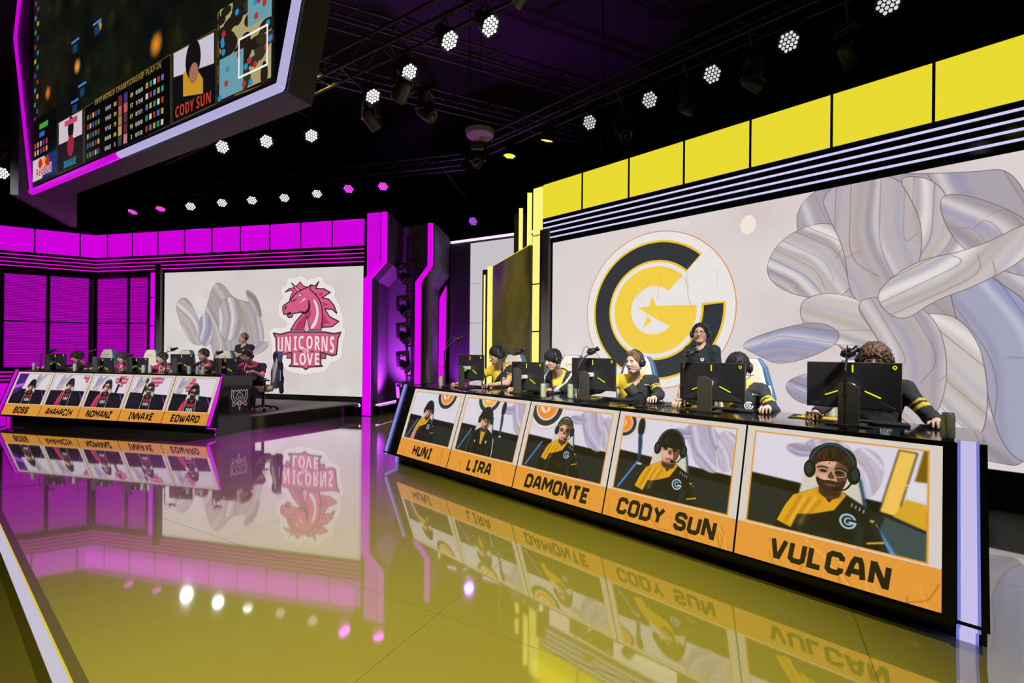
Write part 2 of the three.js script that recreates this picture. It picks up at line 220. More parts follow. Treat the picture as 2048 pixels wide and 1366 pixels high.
    shape(x, [P(-0.45, 0.85), P(-0.1, 2.5), P(0.12, 2.5), P(0.45, 0.85)], '#d99c24'); shape(x, [P(-0.62, 0.85), P(-0.42, 0.85), P(-0.12, 2.3), P(-0.3, 2.4)], '#22272b'); shape(x, [P(0.62, 0.85), P(0.42, 0.85), P(0.12, 2.3), P(0.34, 2.4)], '#22272b'); smooth(x, [P(1.55, 1.5), P(1.75, 2.4), P(1.85, 3.6)], null, '#d9dcd6', s * 0.09, true); smooth(x, [P(-1.55, 1.5), P(-1.75, 2.4), P(-1.85, 3.6)], null, '#8d9392', s * 0.05, true); ell(x, ...P(0.72, 2.2), s * 0.1, s * 0.15, '#cfccc0'); ell(x, ...P(-0.85, 2.3), s * 0.07, s * 0.12, '#cfccc0');
  } else {
    if (o.wear === 'pink') { shape(x, [P(-0.85, 1.15), P(-1.42, 1.38), P(-1.75, 1.95), P(-2.05, 2.8), P(-2.4, 4.4), P(-1.35, 4.4), P(-1.15, 2.6)], '#cc2f4c'); soft(0.06); smooth(x, [P(-1.5, 1.7), P(-1.7, 2.4), P(-1.9, 3.6)], null, 'rgba(255,120,140,.55)', s * 0.14, true); soft(0.02); }
    smooth(x, [P(-0.8, 1.15), P(-1.02, 2.1), P(-0.98, 4.4)], null, '#dedadd', s * 0.08, true); smooth(x, [P(0.8, 1.15), P(1.05, 2.1), P(1.02, 4.4)], null, '#dedadd', s * 0.07, true);
    shape(x, [P(-0.5, 0.85), P(-0.3, 1.3), P(0, 1.55), P(0.3, 1.3), P(0.5, 0.85)], '#c22c4c');
    x.textAlign = 'center'; x.font = `bold ${s * 0.62}px sans-serif`; x.save(); x.translate(...P(0.05, 2.25)); x.rotate(-0.06); x.scale(0.85, 1.15); x.fillStyle = '#e8385e'; x.fillText('THINK', 0, 0); x.fillStyle = '#e6f2f6'; x.fillText('PINK', 0, s * 0.6); x.restore(); x.strokeStyle = '#e8385e'; x.lineWidth = s * 0.04; for (let k = 0; k < 5; k++) { x.beginPath(); x.moveTo(...P(-0.6 + k * 0.3, 2.25)); x.lineTo(...P(-0.62 + k * 0.3, 2.45 + (k % 3) * 0.14)); x.stroke(); }
  }
  x.restore(); soft(0);
  // neck, head, shadowed side
  smooth(x, [P(-0.4, 0.5), P(0.4, 0.5), P(0.46, 1.1), P(0, 1.35), P(-0.46, 1.1)], o.skin2);
  smooth(x, [P(-0.62, -0.5), P(-0.66, 0.15), P(-0.5, 0.7), P(-0.18, 1.0), P(0.18, 1.0), P(0.5, 0.7), P(0.66, 0.15), P(0.62, -0.5), P(0, -0.8)], o.skin);
  smooth(x, [P(0.15, -0.5), P(0.12, 0.1), P(0.3, 0.5), P(0.1, 1.0), P(0.5, 0.7), P(0.66, 0.15), P(0.62, -0.5)], o.skin2);
  x.filter = `blur(${s * 0.09}px)`; ell(x, ...P(-0.25, 0.25), s * 0.26, s * 0.3, 'rgba(255,205,180,0.45)'); ell(x, ...P(-0.1, -0.35), s * 0.36, s * 0.18, 'rgba(255,215,190,0.4)'); for (const k of [-1, 1]) ell(x, ...P(k * 0.3, 0.03), s * 0.22, s * 0.12, 'rgba(40,20,15,0.55)'); ell(x, ...P(0, 1.02), s * 0.45, s * 0.16, 'rgba(30,15,12,0.7)'); x.filter = 'none';
  if (o.beard) smooth(x, [P(-0.6, 0.3), P(-0.5, 0.75), P(-0.2, 1.03), P(0.2, 1.03), P(0.5, 0.75), P(0.6, 0.3), P(0.3, 0.5), P(0, 0.42), P(-0.3, 0.5)], o.beard);
  ell(x, ...P(0, 0.66), s * 0.24, s * 0.05, '#7a3f3a'); smooth(x, [P(-0.08, 0.05), P(0.1, 0.05), P(0.16, 0.38), P(-0.14, 0.38)], o.skin2);
  for (const k of [-1, 1]) { ell(x, ...P(k * 0.3, 0.05), s * 0.14, s * 0.06, '#1a1210'); smooth(x, [P(k * 0.12, -0.08), P(k * 0.34, -0.16), P(k * 0.54, -0.06)], null, '#1d1512', s * 0.09, true); }
  if (o.glasses) for (const k of [-1, 1]) { ell(x, ...P(k * 0.31, 0.08), s * 0.24, s * 0.17, o.glasses === 'dark' ? 'rgba(10,8,12,.75)' : null, 0, o.glasses === 'dark' ? '#111' : '#cdbb98', s * (o.glasses === 'dark' ? 0.05 : 0.025)); }
  const hair = { fringe: [P(-0.8, 0.25), P(-0.86, -0.5), P(-0.5, -1.15), P(0.2, -1.25), P(0.75, -0.85), P(0.86, -0.2), P(0.74, 0.2), P(0.55, -0.12), P(0.2, 0.02), P(-0.1, -0.1), P(-0.4, 0.05), P(-0.6, -0.1)], short: [P(-0.68, 0.1), P(-0.74, -0.5), P(-0.5, -1.0), P(0, -1.12), P(0.5, -1.0), P(0.74, -0.5), P(0.68, 0.1), P(0.56, -0.42), P(0, -0.55), P(-0.56, -0.42)], curly: [P(-0.72, 0.1), P(-0.95, -0.4), P(-0.75, -1.0), P(-0.3, -1.22), P(0.3, -1.25), P(0.85, -0.95), P(0.98, -0.3), P(0.75, 0.15), P(0.6, -0.3), P(0.2, -0.48), P(-0.2, -0.42), P(-0.58, -0.3)] }[o.hair];
  smooth(x, hair, o.hairColor);
  x.save(); x.globalAlpha = 0.5; for (let k = 0; k < 26; k++) { const a = rnd() * 1.3 - 0.65, b = -0.55 - rnd() * 0.5; smooth(x, [P(a, b), P(a + 0.08, b + 0.12), P(a + 0.02, b + 0.3)], null, k % 2 ? o.hairHi : '#000', s * 0.05, true); } x.restore();
  // headset
  x.lineCap = 'round'; x.beginPath(); x.ellipse(...P(0, -0.05), s * 0.86, s * 1.18, 0, Math.PI * 1.02, Math.PI * 1.98); x.strokeStyle = '#0c1a20'; x.lineWidth = s * 0.16; x.stroke(); x.strokeStyle = '#2f6f8a'; x.lineWidth = s * 0.03; x.stroke();
  for (const k of [-1, 1]) { ell(x, ...P(k * 0.84, 0.05), s * 0.24, s * 0.42, '#0c1215'); ell(x, ...P(k * 0.88, 0.02), s * 0.12, s * 0.26, '#1d3038'); }
  smooth(x, [P(0.8, 0.35), P(0.62, 0.8), P(0.25, 0.78)], null, '#111', s * 0.07, true); ell(x, ...P(0.22, 0.78), s * 0.13, s * 0.09, '#0a0a0a');
  x.restore();
  // name plate
  const top = 0.755 * H; x.fillStyle = '#e5993a'; x.fillRect(0, top, W, H - top); veins(x, 0, top, W, H, 9, 'rgba(150,85,20,0.4)', 4); veins(x, 0, top, W, H, 5, 'rgba(255,205,120,0.35)', 6);
  word(x, o.text, W / 2 + (o.tx ?? 0), top + 0.05 * H, 0.152 * H, '#16110d', o.stretch ?? 0.82);
  return c;
}
const SK = { pale: ['#c98f76', '#5e3a30'], tan: ['#b97d5e', '#4a2b22'], light: ['#d5a188', '#70463a'] };
const skin = (k) => ({ skin: SK[k][0], skin2: SK[k][1] });
const YEL_PANELS = [ // from the near end
  { text: 'VULCAN', team: 'yellow', wear: 'split', longArm: true, hair: 'curly', hairColor: '#2b1a14', hairHi: '#5a3a2a', ...skin('pale'), beard: '#35221c', glasses: 'wire', hx: 0.5, hy: 0.32, size: 86, tilt: 0.06, drape: 0.3, warm: true },
  { text: 'CODY SUN', team: 'yellow', wear: 'split', longArm: true, hair: 'fringe', hairColor: '#0c0c10', hairHi: '#2c3440', ...skin('light'), hx: 0.48, hy: 0.36, size: 78, tilt: 0.05, drape: 0.55, logo: [0.0, 0.1, 70, '#ef8a2c'], walker: 0.18 },
  { text: 'DAMONTE', team: 'yellow', wear: 'split', longArm: true, hair: 'short', hairColor: '#5c4030', hairHi: '#8a6648', ...skin('light'), hx: 0.47, hy: 0.34, size: 66, tilt: 0.04, drape: 0.6, logo: [0.18, 0.0, 120, '#ef8a2c'] },
  { text: 'LIRA', team: 'yellow', wear: 'jacket', hair: 'fringe', hairColor: '#0f1012', hairHi: '#30363c', ...skin('pale'), hx: 0.42, hy: 0.36, size: 70, tilt: 0.03, drape: 0.76, logo: [0.4, -0.05, 110, '#f0b74a'], walker: 0.68 },
  { text: 'HUNI', team: 'yellow', wear: 'split', hair: 'fringe', hairColor: '#0e0c0d', hairHi: '#2c2a30', ...skin('pale'), glasses: 'wire', hx: 0.4, hy: 0.36, size: 62, tilt: 0.03, logo: [0.72, 0.0, 110, '#f08a3a'] },
];
const MAG_PANELS = [
  { text: 'EDWARD', team: 'magenta', wear: 'pink', hair: 'short', hairColor: '#0d0a0e', hairHi: '#2a2430', ...skin('tan'), beard: '#20151a', glasses: 'dark', hx: 0.52, hy: 0.42, size: 76, tilt: 0.05, pinkArt: [0.38, 0.22], drape: 0.0 },
  { text: 'INNAXE', team: 'magenta', wear: 'black', hair: 'short', hairColor: '#19120f', hairHi: '#3a2a24', ...skin('light'), beard: '#4a2f28', glasses: 'dark', hx: 0.5, hy: 0.38, size: 66, tilt: 0.03, pinkArt: [0.62, 0.1], coach: 0.36, drape: 0.02 },
  { text: 'NOMANZ', team: 'magenta', wear: 'pink', hair: 'short', hairColor: '#1c120e', hairHi: '#3c2a22', ...skin('light'), hx: 0.46, hy: 0.34, size: 70, tilt: 0.04, pinkArt: [0.8, 0.14], coach: 0.76, drape: 0.02 },
  { text: 'AHAHACIK', team: 'magenta', wear: 'pink', hair: 'fringe', hairColor: '#1a0f0e', hairHi: '#3c2824', ...skin('light'), hx: 0.52, hy: 0.32, size: 64, tilt: 0.0, pinkArt: [1.0, 0.03], drape: 0.1, stretch: 0.72 },
  { text: 'BOSS', team: 'magenta', wear: 'black', hair: 'fringe', hairColor: '#0d0809', hairHi: '#241a1c', ...skin('pale'), hx: 0.52, hy: 0.4, size: 66, tilt: 0.02, purple: 0.3, drape: 0.5 },
];

// ---------- pictures on the wall screens and on the hanging screen ----------
function yellowWall() {
  const W = 2048, H = 1084, k = W / 6.8, [c, x] = canvas(W, H), S = (u, v) => { const p = onB(YEL, u, v, 3.68); return [(6.14 - p.a) * k, (4.05 - p.y) * k]; };
  x.fillStyle = '#dcd2d1'; x.fillRect(0, 0, W, H);
  for (let i = 0; i < 40; i++) { const px = rnd() * W, py = rnd() * H, r = 90 + rnd() * 240, g = x.createRadialGradient(px, py, 0, px, py, r); g.addColorStop(0, ['rgba(190,165,165,.22)', 'rgba(235,225,225,.3)', 'rgba(205,195,205,.25)'][i % 3]); g.addColorStop(1, 'rgba(220,210,210,0)'); x.fillStyle = g; x.fillRect(px - r, py - r, 2 * r, 2 * r); }
  ell(x, ...S(1497, 450), 34, 44, 'rgba(250,238,220,.75)');
  const D = (list) => list.map(([u, v]) => S(u, v));
  drapery(x, [
    [D([[1600, 400], [1700, 345], [1900, 350], [2080, 330], [2090, 940], [1960, 920], [1840, 880], [1730, 760], [1640, 640], [1660, 540], [1590, 470]]), 1],
    [D([[1545, 500], [1590, 460], [1670, 440], [1730, 500], [1700, 590], [1640, 600], [1570, 585], [1530, 550]]), 2],
    [D([[1640, 390], [1720, 345], [1800, 355], [1850, 420], [1840, 560], [1780, 650], [1700, 600], [1690, 500], [1660, 440]]), 0],
    [D([[1790, 350], [1880, 360], [1910, 440], [1960, 480], [1900, 560], [1820, 600], [1850, 480], [1830, 410]]), 2],
    [D([[1870, 385], [1960, 395], [2080, 450], [2080, 560], [1990, 540], [1900, 480]]), 0],
    [D([[1900, 500], [1990, 560], [2080, 620], [2080, 940], [2000, 900], [1960, 720], [1900, 620]]), 3],
    [D([[1590, 600], [1680, 580], [1790, 640], [1900, 620], [1960, 680], [1980, 800], [1960, 890], [1880, 890], [1800, 840], [1740, 740], [1690, 690], [1620, 680]]), 2],
    [D([[1700, 600], [1800, 590], [1880, 640], [1900, 760], [1860, 860], [1790, 760], [1760, 680]]), 0],
    [D([[1475, 690], [1540, 662], [1640, 640], [1690, 670], [1650, 705], [1560, 732], [1520, 712]]), 3], [D([[1560, 765], [1640, 738], [1700, 770], [1660, 800], [1600, 812]]), 3],
    [D([[1740, 590], [1830, 520], [1950, 500], [2080, 430], [2080, 500], [1960, 570], [1870, 600], [1800, 650]]), 2],
  ], ['#bab0b4', '#aaa2aa', '#c9c0be', '#a3a3ba'], 0.9);
  // the round emblem
  const cx = (6.14 - 3.865) * k, cy = (4.05 - 2.5) * k, R = 1.39 * k, u = (f) => f * k, ang = (a) => -a * Math.PI / 180;
  ell(x, cx, cy, R, R, '#e9e3e2', 0, '#d9976a', 5);
  const A0 = 46, A1 = 3.5;
  const sector = (r0, r1, a0, a1, fill, stroke) => { x.beginPath(); x.arc(cx, cy, r1, ang(a0), ang(a1), true); x.arc(cx, cy, r0, ang(a1), ang(a0), false); x.closePath(); x.fillStyle = fill; x.fill(); if (stroke) { x.strokeStyle = stroke; x.lineWidth = 11; x.stroke(); } };
  sector(u(0.87), u(1.215), A0, 360 + A1, '#34373b', '#e8c32c');
  x.beginPath(); x.arc(cx, cy, u(0.776), ang(A0), ang(360 + A1), true); x.lineTo(cx + u(0.06), cy - u(0.07)); x.closePath(); x.fillStyle = '#f3ce48'; x.fill();
  ell(x, cx, cy, u(0.43), u(0.43), '#e9e3e2');
  const Q = (a, y) => [(6.14 - a) * k, (4.05 - y) * k];
  shape(x, [Q(3.57, 2.83), Q(2.9, 3.5), Q(2.6, 2.58), Q(3.79, 2.575)], '#e9e3e2');
  shape(x, [Q(3.879, 2.749), Q(3.802, 2.573), Q(3.4, 2.565), Q(3.4, 2.2), Q(3.569, 2.212), Q(3.95, 2.43), Q(3.99, 2.46), Q(4.168, 2.558), Q(3.94, 2.575)], '#f3ce48');
  shape(x, [Q(3.965, 2.41), Q(3.885, 2.3), Q(4.053, 2.197)], '#f3ce48');
  veins(x, cx - u(0.7), cy - u(0.7), cx + u(0.75), cy + u(0.7), 6, 'rgba(170,110,20,.4)', 2); veins(x, cx + u(0.1), cy - u(1), cx + u(1.1), cy, 6, 'rgba(120,110,115,.35)', 2);
  return c;
}
function magentaWall() {
  const W = 1900, H = 1006, k = W / 6.8, [c, x] = canvas(W, H), S = (u, v) => { const p = onB(MAG, u, v, 3.68); return [(5.73 - p.a) * k, (4.05 - p.y) * k]; }, D = (l) => l.map(([u, v]) => S(u, v));
  x.fillStyle = '#dad2d0'; x.fillRect(0, 0, W, H);
  for (let i = 0; i < 36; i++) { const px = rnd() * W, py = rnd() * H, r = 90 + rnd() * 220, g = x.createRadialGradient(px, py, 0, px, py, r); g.addColorStop(0, ['rgba(200,180,178,.25)', 'rgba(238,232,230,.35)', 'rgba(210,200,200,.25)'][i % 3]); g.addColorStop(1, 'rgba(220,210,210,0)'); x.fillStyle = g; x.fillRect(px - r, py - r, 2 * r, 2 * r); }
  drapery(x, [
    [D([[430, 562], [450, 570], [470, 600], [510, 605], [528, 650], [530, 690], [495, 705], [470, 740], [430, 730], [425, 690], [405, 650], [415, 610]]), 0],
    [D([[350, 605], [375, 590], [400, 640], [412, 690], [385, 690], [362, 650]]), 2], [D([[488, 575], [515, 590], [528, 640], [508, 625]]), 1], [D([[395, 640], [420, 620], [430, 680], [405, 700]]), 3], [D([[500, 690], [540, 680], [535, 700], [500, 715]]), 2],
    [D([[440, 600], [475, 590], [490, 650], [460, 690], [435, 660]]), 2],
  ], ['#b4aaa8', '#9c8f8d', '#c4bab6', '#a9a8bd']);
  const Z = (a, b) => S(520 + a / 6.21, 540 + b / 6.21), ZZ = (l) => l.map((p) => Z(...p));
  smooth(x, ZZ([[335, 185], [340, 110], [390, 85], [450, 105], [500, 65], [560, 80], [590, 135], [640, 100], [690, 105], [740, 65], [790, 90], [805, 160], [890, 190], [950, 250], [930, 330], [990, 420], [1030, 540], [1050, 640], [1030, 700], [1080, 760], [1050, 850], [1030, 950], [1030, 1080], [960, 1140], [880, 1150], [840, 1250], [760, 1280], [620, 1290], [570, 1310], [500, 1290], [360, 1270], [300, 1200], [270, 1140], [180, 1130], [150, 1050], [150, 900], [110, 800], [140, 730], [210, 710], [330, 710], [350, 660], [240, 580], [225, 480], [240, 400], [295, 350], [255, 270], [280, 210]]), '#ebe5e3', '#dcb48a', 4);
  const dk = '#2b2530', pk = '#d95f86', hi = '#ea86a8', dp = '#b93a68';
  shape(x, ZZ([[735, 145], [700, 232], [800, 235], [880, 280], [775, 345], [860, 365], [925, 440], [960, 540], [900, 490], [810, 482], [870, 580], [985, 640], [900, 705], [780, 712], [770, 460], [700, 300], [600, 250], [640, 185], [690, 200]]), pk, dk, 9);
  shape(x, ZZ([[720, 290], [800, 280], [760, 330]]), dp); shape(x, ZZ([[780, 400], [870, 430], [800, 450]]), dp); shape(x, ZZ([[790, 540], [850, 640], [900, 650], [790, 680]]), dp);
  shape(x, ZZ([[320, 275], [372, 230], [440, 220], [505, 150], [545, 200], [600, 215], [480, 275], [370, 390], [385, 330], [420, 260], [385, 255]]), pk, dk, 7);
  shape(x, ZZ([[385, 748], [450, 640], [520, 560], [545, 520], [480, 532], [410, 545], [405, 585], [365, 592], [340, 565], [388, 528], [330, 548], [302, 550], [288, 500], [290, 450], [330, 420], [375, 390], [430, 310], [470, 275], [540, 240], [600, 215], [640, 185], [625, 240], [690, 300], [740, 360], [775, 460], [780, 600], [765, 748]]), pk, dk, 9);
  smooth(x, ZZ([[430, 745], [470, 660], [560, 560], [620, 470], [650, 560], [580, 640], [540, 745]]), dp); smooth(x, ZZ([[620, 735], [690, 620], [715, 500], [650, 330], [730, 430], [735, 600], [680, 725]]), '#efe2e4'); smooth(x, ZZ([[470, 480], [540, 540], [610, 480], [600, 340], [640, 440], [610, 530], [540, 560]]), dk);
  shape(x, ZZ([[395, 160], [505, 248], [470, 278]]), hi, dk, 6); smooth(x, ZZ([[470, 335], [495, 295], [530, 300], [500, 335]]), '#f3eaea', dk, 4); smooth(x, ZZ([[310, 500], [318, 450], [345, 450], [322, 500]]), dk); smooth(x, ZZ([[335, 555], [390, 505], [395, 545], [370, 565]]), dk); shape(x, ZZ([[495, 420], [560, 345], [572, 365], [520, 400]]), '#f3dfe6'); smooth(x, ZZ([[375, 405], [430, 370], [480, 355], [430, 390]]), dk);
  shape(x, ZZ([[340, 1020], [830, 1020], [820, 1100], [340, 1095]]), '#b9516f', '#4a303c', 9);
  const banner = ZZ([[172, 785], [260, 800], [370, 770], [800, 770], [920, 792], [1010, 775], [975, 850], [955, 1050], [905, 1065], [755, 1020], [760, 1175], [782, 1195], [620, 1203], [575, 1236], [530, 1203], [368, 1195], [400, 1160], [400, 1020], [260, 1062], [210, 1042], [205, 850]]);
  shape(x, banner, '#d1607f', '#4a303c', 12);
  shape(x, ZZ([[588, 575], [548, 745], [585, 778], [622, 745]]), '#eba6bd', '#4a303c', 7);
  x.textAlign = 'center'; x.fillStyle = '#f3e6ea'; x.strokeStyle = '#a5486a'; x.lineWidth = 3;
  const put_ = (t, zx, zy, size, sx, sy) => { const [px, py] = Z(zx, zy); x.save(); x.translate(px, py); x.scale(sx, sy); x.font = `bold ${size}px sans-serif`; x.strokeText(t, 0, 0); x.fillText(t, 0, 0); x.restore(); };
  const arch = [...'UNICORNS'].map((ch, i) => [ch, 258 + i * 93 + (i > 2 ? -22 : 0) + (i > 3 ? 12 : 0), 0]); arch.forEach(([ch, zx], i) => { const d = Math.abs(zx - 585) / 340; put_(ch, zx, 972 + d * 58, 100, 0.86, 1.38 + d * 0.42); });
  put_('OF', 580, 1028, 46, 0.9, 1.1); [...'LOVE'].forEach((ch, i) => put_(ch, 448 + i * 88, 1178, 96, 0.95, 1.32)); shape(x, ZZ([[470, 1010], [525, 1005], [520, 1025]]), '#4a303c'); shape(x, ZZ([[640, 1025], [640, 1005], [690, 1012]]), '#4a303c');
  return c;
}
const HANG = new Stage(-2.187, -4.268, -0.878, -0.478); // the hanging screen's face
function hangingPicture() {
  const W = 1600, H = 900, p0 = onB(HANG, 553, 165, 0.02), p1 = onB(HANG, 70, 372, 0.02), w = p1.a - p0.a, k = W / w, yb = (p0.y + p1.y) / 2, [c, x] = canvas(W, H);
  const S = (u, v) => { const p = onB(HANG, u, v, 0.02); return [(p1.a - p.a) * k, H - (p.y - yb) * k]; };
  x.fillStyle = '#1b1e14'; x.fillRect(0, 0, W, H);
  for (let i = 0; i < 260; i++) { const px = rnd() * W, py = rnd() * H, r = 30 + rnd() * 130, g = x.createRadialGradient(px, py, 0, px, py, r); g.addColorStop(0, ['rgba(60,60,22,.5)', 'rgba(18,40,30,.5)', 'rgba(50,38,24,.5)', 'rgba(10,16,22,.5)'][i % 4]); g.addColorStop(1, 'rgba(0,0,0,0)'); x.fillStyle = g; x.fillRect(px - r, py - r, 2 * r, 2 * r); }
  for (const [u, v, col, r] of [[318, 92, '255,150,40', 46], [160, 135, '255,170,60', 34], [205, 55, '255,190,60', 22], [101, 188, '255,120,30', 32]]) { const [px, py] = S(u, v), g = x.createRadialGradient(px, py, 2, px, py, r); g.addColorStop(0, `rgba(${col},1)`); g.addColorStop(0.5, `rgba(${col},.7)`); g.addColorStop(1, `rgba(${col},0)`); x.fillStyle = g; x.fillRect(px - r, py - r, 2 * r, 2 * r); }
  for (const [u, v] of [[156, 85], [200, 48], [170, 172], [155, 205]]) { const [px, py] = S(u, v); x.fillStyle = '#3b8ce0'; x.fillRect(px - 34, py - 6, 68, 9); x.fillStyle = '#16406e'; x.fillRect(px - 20, py + 12, 40, 30); }
  for (let i = 0; i < 22; i++) { x.fillStyle = ['#8a3a2a', '#3d7ab8', '#b89a4a', '#2c8a5a', '#5a3a8a'][i % 5]; x.fillRect(8 + (i % 2) * 26, 20 + i * 30, 22, 18); }
  const P = (l, f, s) => shape(x, l.map(([u, v]) => S(u, v)), f, s, 4);
  P([[175, 218], [347, 112], [347, 252], [175, 333]], '#08080b', '#5a4a22'); P([[350, 112], [438, 62], [438, 210], [350, 250]], '#0c0d10', '#5a4a22'); P([[442, 30], [556, -40], [556, 165], [442, 205]], '#14140c', '#8a7430'); P([[120, 250], [172, 220], [172, 330], [120, 350]], '#0c0c10', '#5a4a22');
  // player pictures
  P([[353, 110], [434, 68], [434, 130], [353, 158]], '#d8cede'); P([[353, 158], [434, 130], [434, 188], [353, 220]], '#101316'); P([[372, 150], [392, 130], [412, 160], [412, 190], [372, 196]], '#d49c2a'); { const [px, py] = S(392, 122); ell(x, px, py, 40, 56, '#171214'); ell(x, px + 4, py + 40, 24, 30, '#a8745c'); }
  P([[123, 248], [170, 222], [170, 270], [123, 292]], '#dccbd8'); P([[123, 292], [170, 270], [170, 312], [123, 326]], '#160c18'); { const [px, py] = S(147, 258); ell(x, px, py, 26, 44, '#141016'); ell(x, px, py + 66, 30, 40, '#a02040'); P([[135, 246], [160, 232], [160, 244], [135, 256]], '#c9506f'); }
  const tx = (t, u, v, size, color, font = 'sans-serif', sx = 0.8) => { const [px, py] = S(u, v); x.save(); x.translate(px, py); x.scale(sx, 1); x.font = `bold ${size}px ${font}`; x.fillStyle = color; x.textAlign = 'center'; x.fillText(t, 0, 0); x.restore(); };
  tx('2019 WORLD CHAMPIONSHIP PLAY-IN', 257, 178, 27, '#a08438', 'sans-serif', 0.95); tx('CODY SUN', 391, 224, 46, '#d8402c', 'sans-serif', 0.85); tx('INNAXE', 145, 334, 38, '#2f9ec4', 'sans-serif', 0.8);
  const rows = [['1/0/1', '88', '89', '0/0/0'], ['1/0/2', '39', '57', '1/1/0'], ['1/1/2', '75', '81', '0/1/1'], ['0/0/0', '80', '95', '0/0/0'], ['0/0/2', '5', '3', '0/1/0']];
  const [, y0] = S(262, 190), [, y1] = S(262, 285);
  rows.forEach((r, i) => {
    const yy = y0 + (y1 - y0) * (i + 0.2) / 4.6, X = (u) => S(u, 220)[0]; x.font = 'bold 19px sans-serif'; x.textAlign = 'center';
    [[222, r[0], '#dcd8cc'], [236, r[1], '#e8d84a'], [269, r[2], '#e8d84a'], [284, r[3], '#dcd8cc']].forEach(([u, t, col]) => { x.fillStyle = col; x.fillText(t, X(u), yy + 10); });
    for (const [u, col] of [[246, ['#7c2a2a', '#b06060', '#b0803c', '#c8a060', '#404848'][i]], [257, ['#3a3a8c', '#c06058', '#4a3a50', '#702a40', '#d08088'][i]]]) { x.fillStyle = col; x.fillRect(X(u) - 13, yy - 16, 26, 32); }
    for (let k = 0; k < 5; k++) { x.fillStyle = ['#2c9a78', '#b02a3a', '#c8b468', '#2a5ab0', '#7a5a3a'][(k + i) % 5]; x.fillRect(X(180) + k * 22, yy - 9, 14, 18); x.fillStyle = ['#c8a03c', '#2c9a78', '#d8d4cc', '#b03a2a', '#5a7ab8'][(k + i * 2) % 5]; x.fillRect(X(297) + k * 24, yy - 9, 15, 18); }
  });
  // map picture
  const [mx0, my0] = S(446, 24), [mx1, my1] = S(548, 158); x.fillStyle = '#b7aa78'; x.fillRect(mx0, my0, mx1 - mx0, my1 - my0); for (let i = 0; i < 46; i++) { x.fillStyle = i % 3 ? '#241f18' : '#3a3324'; ell(x, mx0 + rnd() * (mx1 - mx0), my0 + rnd() * (my1 - my0), 14 + rnd() * 24, 12 + rnd() * 22, x.fillStyle); } x.fillStyle = '#6fa6b4'; x.fillRect(mx0, my1 - 110, 110, 110); x.fillRect(mx1 - 100, my0, 100, 90); for (let i = 0; i < 24; i++) ell(x, mx0 + rnd() * (mx1 - mx0), my0 + rnd() * (my1 - my0), 9, 9, i % 2 ? '#b83a3a' : '#2f8fd0'); x.strokeStyle = '#fff'; x.lineWidth = 6; x.strokeRect(mx0 + 90, my0 + 110, 120, 100);
  // lower left: panel and sponsor sign
  const [bx0, by0] = S(73, 272), [bx1, by1] = S(118, 318); x.fillStyle = '#0a0a0e'; x.fillRect(bx0, by0 - 60, bx1 - bx0, by1 - by0 + 90); x.fillStyle = '#4aa83a'; x.fillRect(bx0 + 60, by0 - 30, 90, 22); x.fillStyle = '#2a6ac8'; x.fillRect(bx0 + 60, by0 + 4, 56, 20); for (let i = 0; i < 10; i++) { x.fillStyle = ['#c8402a', '#c89a5a', '#b8b0a8', '#7a2ab8'][i % 4]; x.fillRect(bx0 + 8 + (i % 5) * 30, by0 + 40 + Math.floor(i / 5) * 30, 18, 22); }
  const [rx0, ry0] = S(71, 324), [rx1] = S(118, 330), ry1 = H - 14, rw = rx1 - rx0; x.fillStyle = '#d5cdd4'; x.fillRect(rx0, ry0, rw, ry1 - ry0); shape(x, [[rx0 + rw * 0.5, ry0], [rx1, ry0], [rx1, ry1], [rx0 + rw * 0.42, ry1]], '#1c2f7c'); const rc = rx0 + rw * 0.48, rm = ry0 + (ry1 - ry0) * 0.32; ell(x, rc, rm, 26, 26, '#f2b42a'); for (const s of [-1, 1]) smooth(x, [[rc + s * 8, rm + 4], [rc + s * 30, rm - 26], [rc + s * 52, rm - 22], [rc + s * 60, rm + 6], [rc + s * 44, rm + 12], [rc + s * 40, rm + 28], [rc + s * 26, rm + 10]], '#cf2338'); x.font = 'bold 44px sans-serif'; x.fillStyle = '#cf2338'; x.textAlign = 'center'; x.strokeStyle = '#efe6ea'; x.lineWidth = 5; x.strokeText('RedBull', rc, ry0 + (ry1 - ry0) * 0.84); x.fillText('RedBull', rc, ry0 + (ry1 - ry0) * 0.84);
  return { c, a0: p0.a, w, yb, h: w * H / W };
}

// ---------- floor ----------
const AX = V(0.471, 0, -0.882), AY = V(0.882, 0, 0.471); // panel grid follows the middle line between the two stages
const edgeP = onY(0, 1032, 0), edgeQ = onY(160, 1366, 0), edgeD = edgeQ.clone().sub(edgeP).normalize(), edgeN = V(edgeD.z, 0, -edgeD.x); // edgeN points onto the stage
if (edgeN.dot(V(1, 0, -5).sub(edgeP)) < 0) edgeN.negate();
function clip(pts) { const out = [], s = pts.map((p) => p.clone().sub(edgeP).dot(edgeN)); pts.forEach((p, i) => { const j = (i + 1) % pts.length; if (s[i] >= 0) out.push(p); if (s[i] * s[j] < 0) out.push(p.clone().lerp(pts[j], s[i] / (s[i] - s[j]))); }); return out; }
const floorBump = NOISE.clone(); floorBump.repeat.set(0.35, 0.35); floorBump.needsUpdate = true;
const floorMat = new THREE.MeshPhysicalMaterial({ color: LIN(0.19, 0.19, 0.185), roughness: 0.05, ior: 2.33, specularIntensity: 1, clearcoat: 1, clearcoatRoughness: 0.03, bumpMap: floorBump, bumpScale: 0.00016 });
const floor = thing('floor', 'glossy grey stage floor of large square panels', 'floor', null, 'structure');
const cell = 2.44;
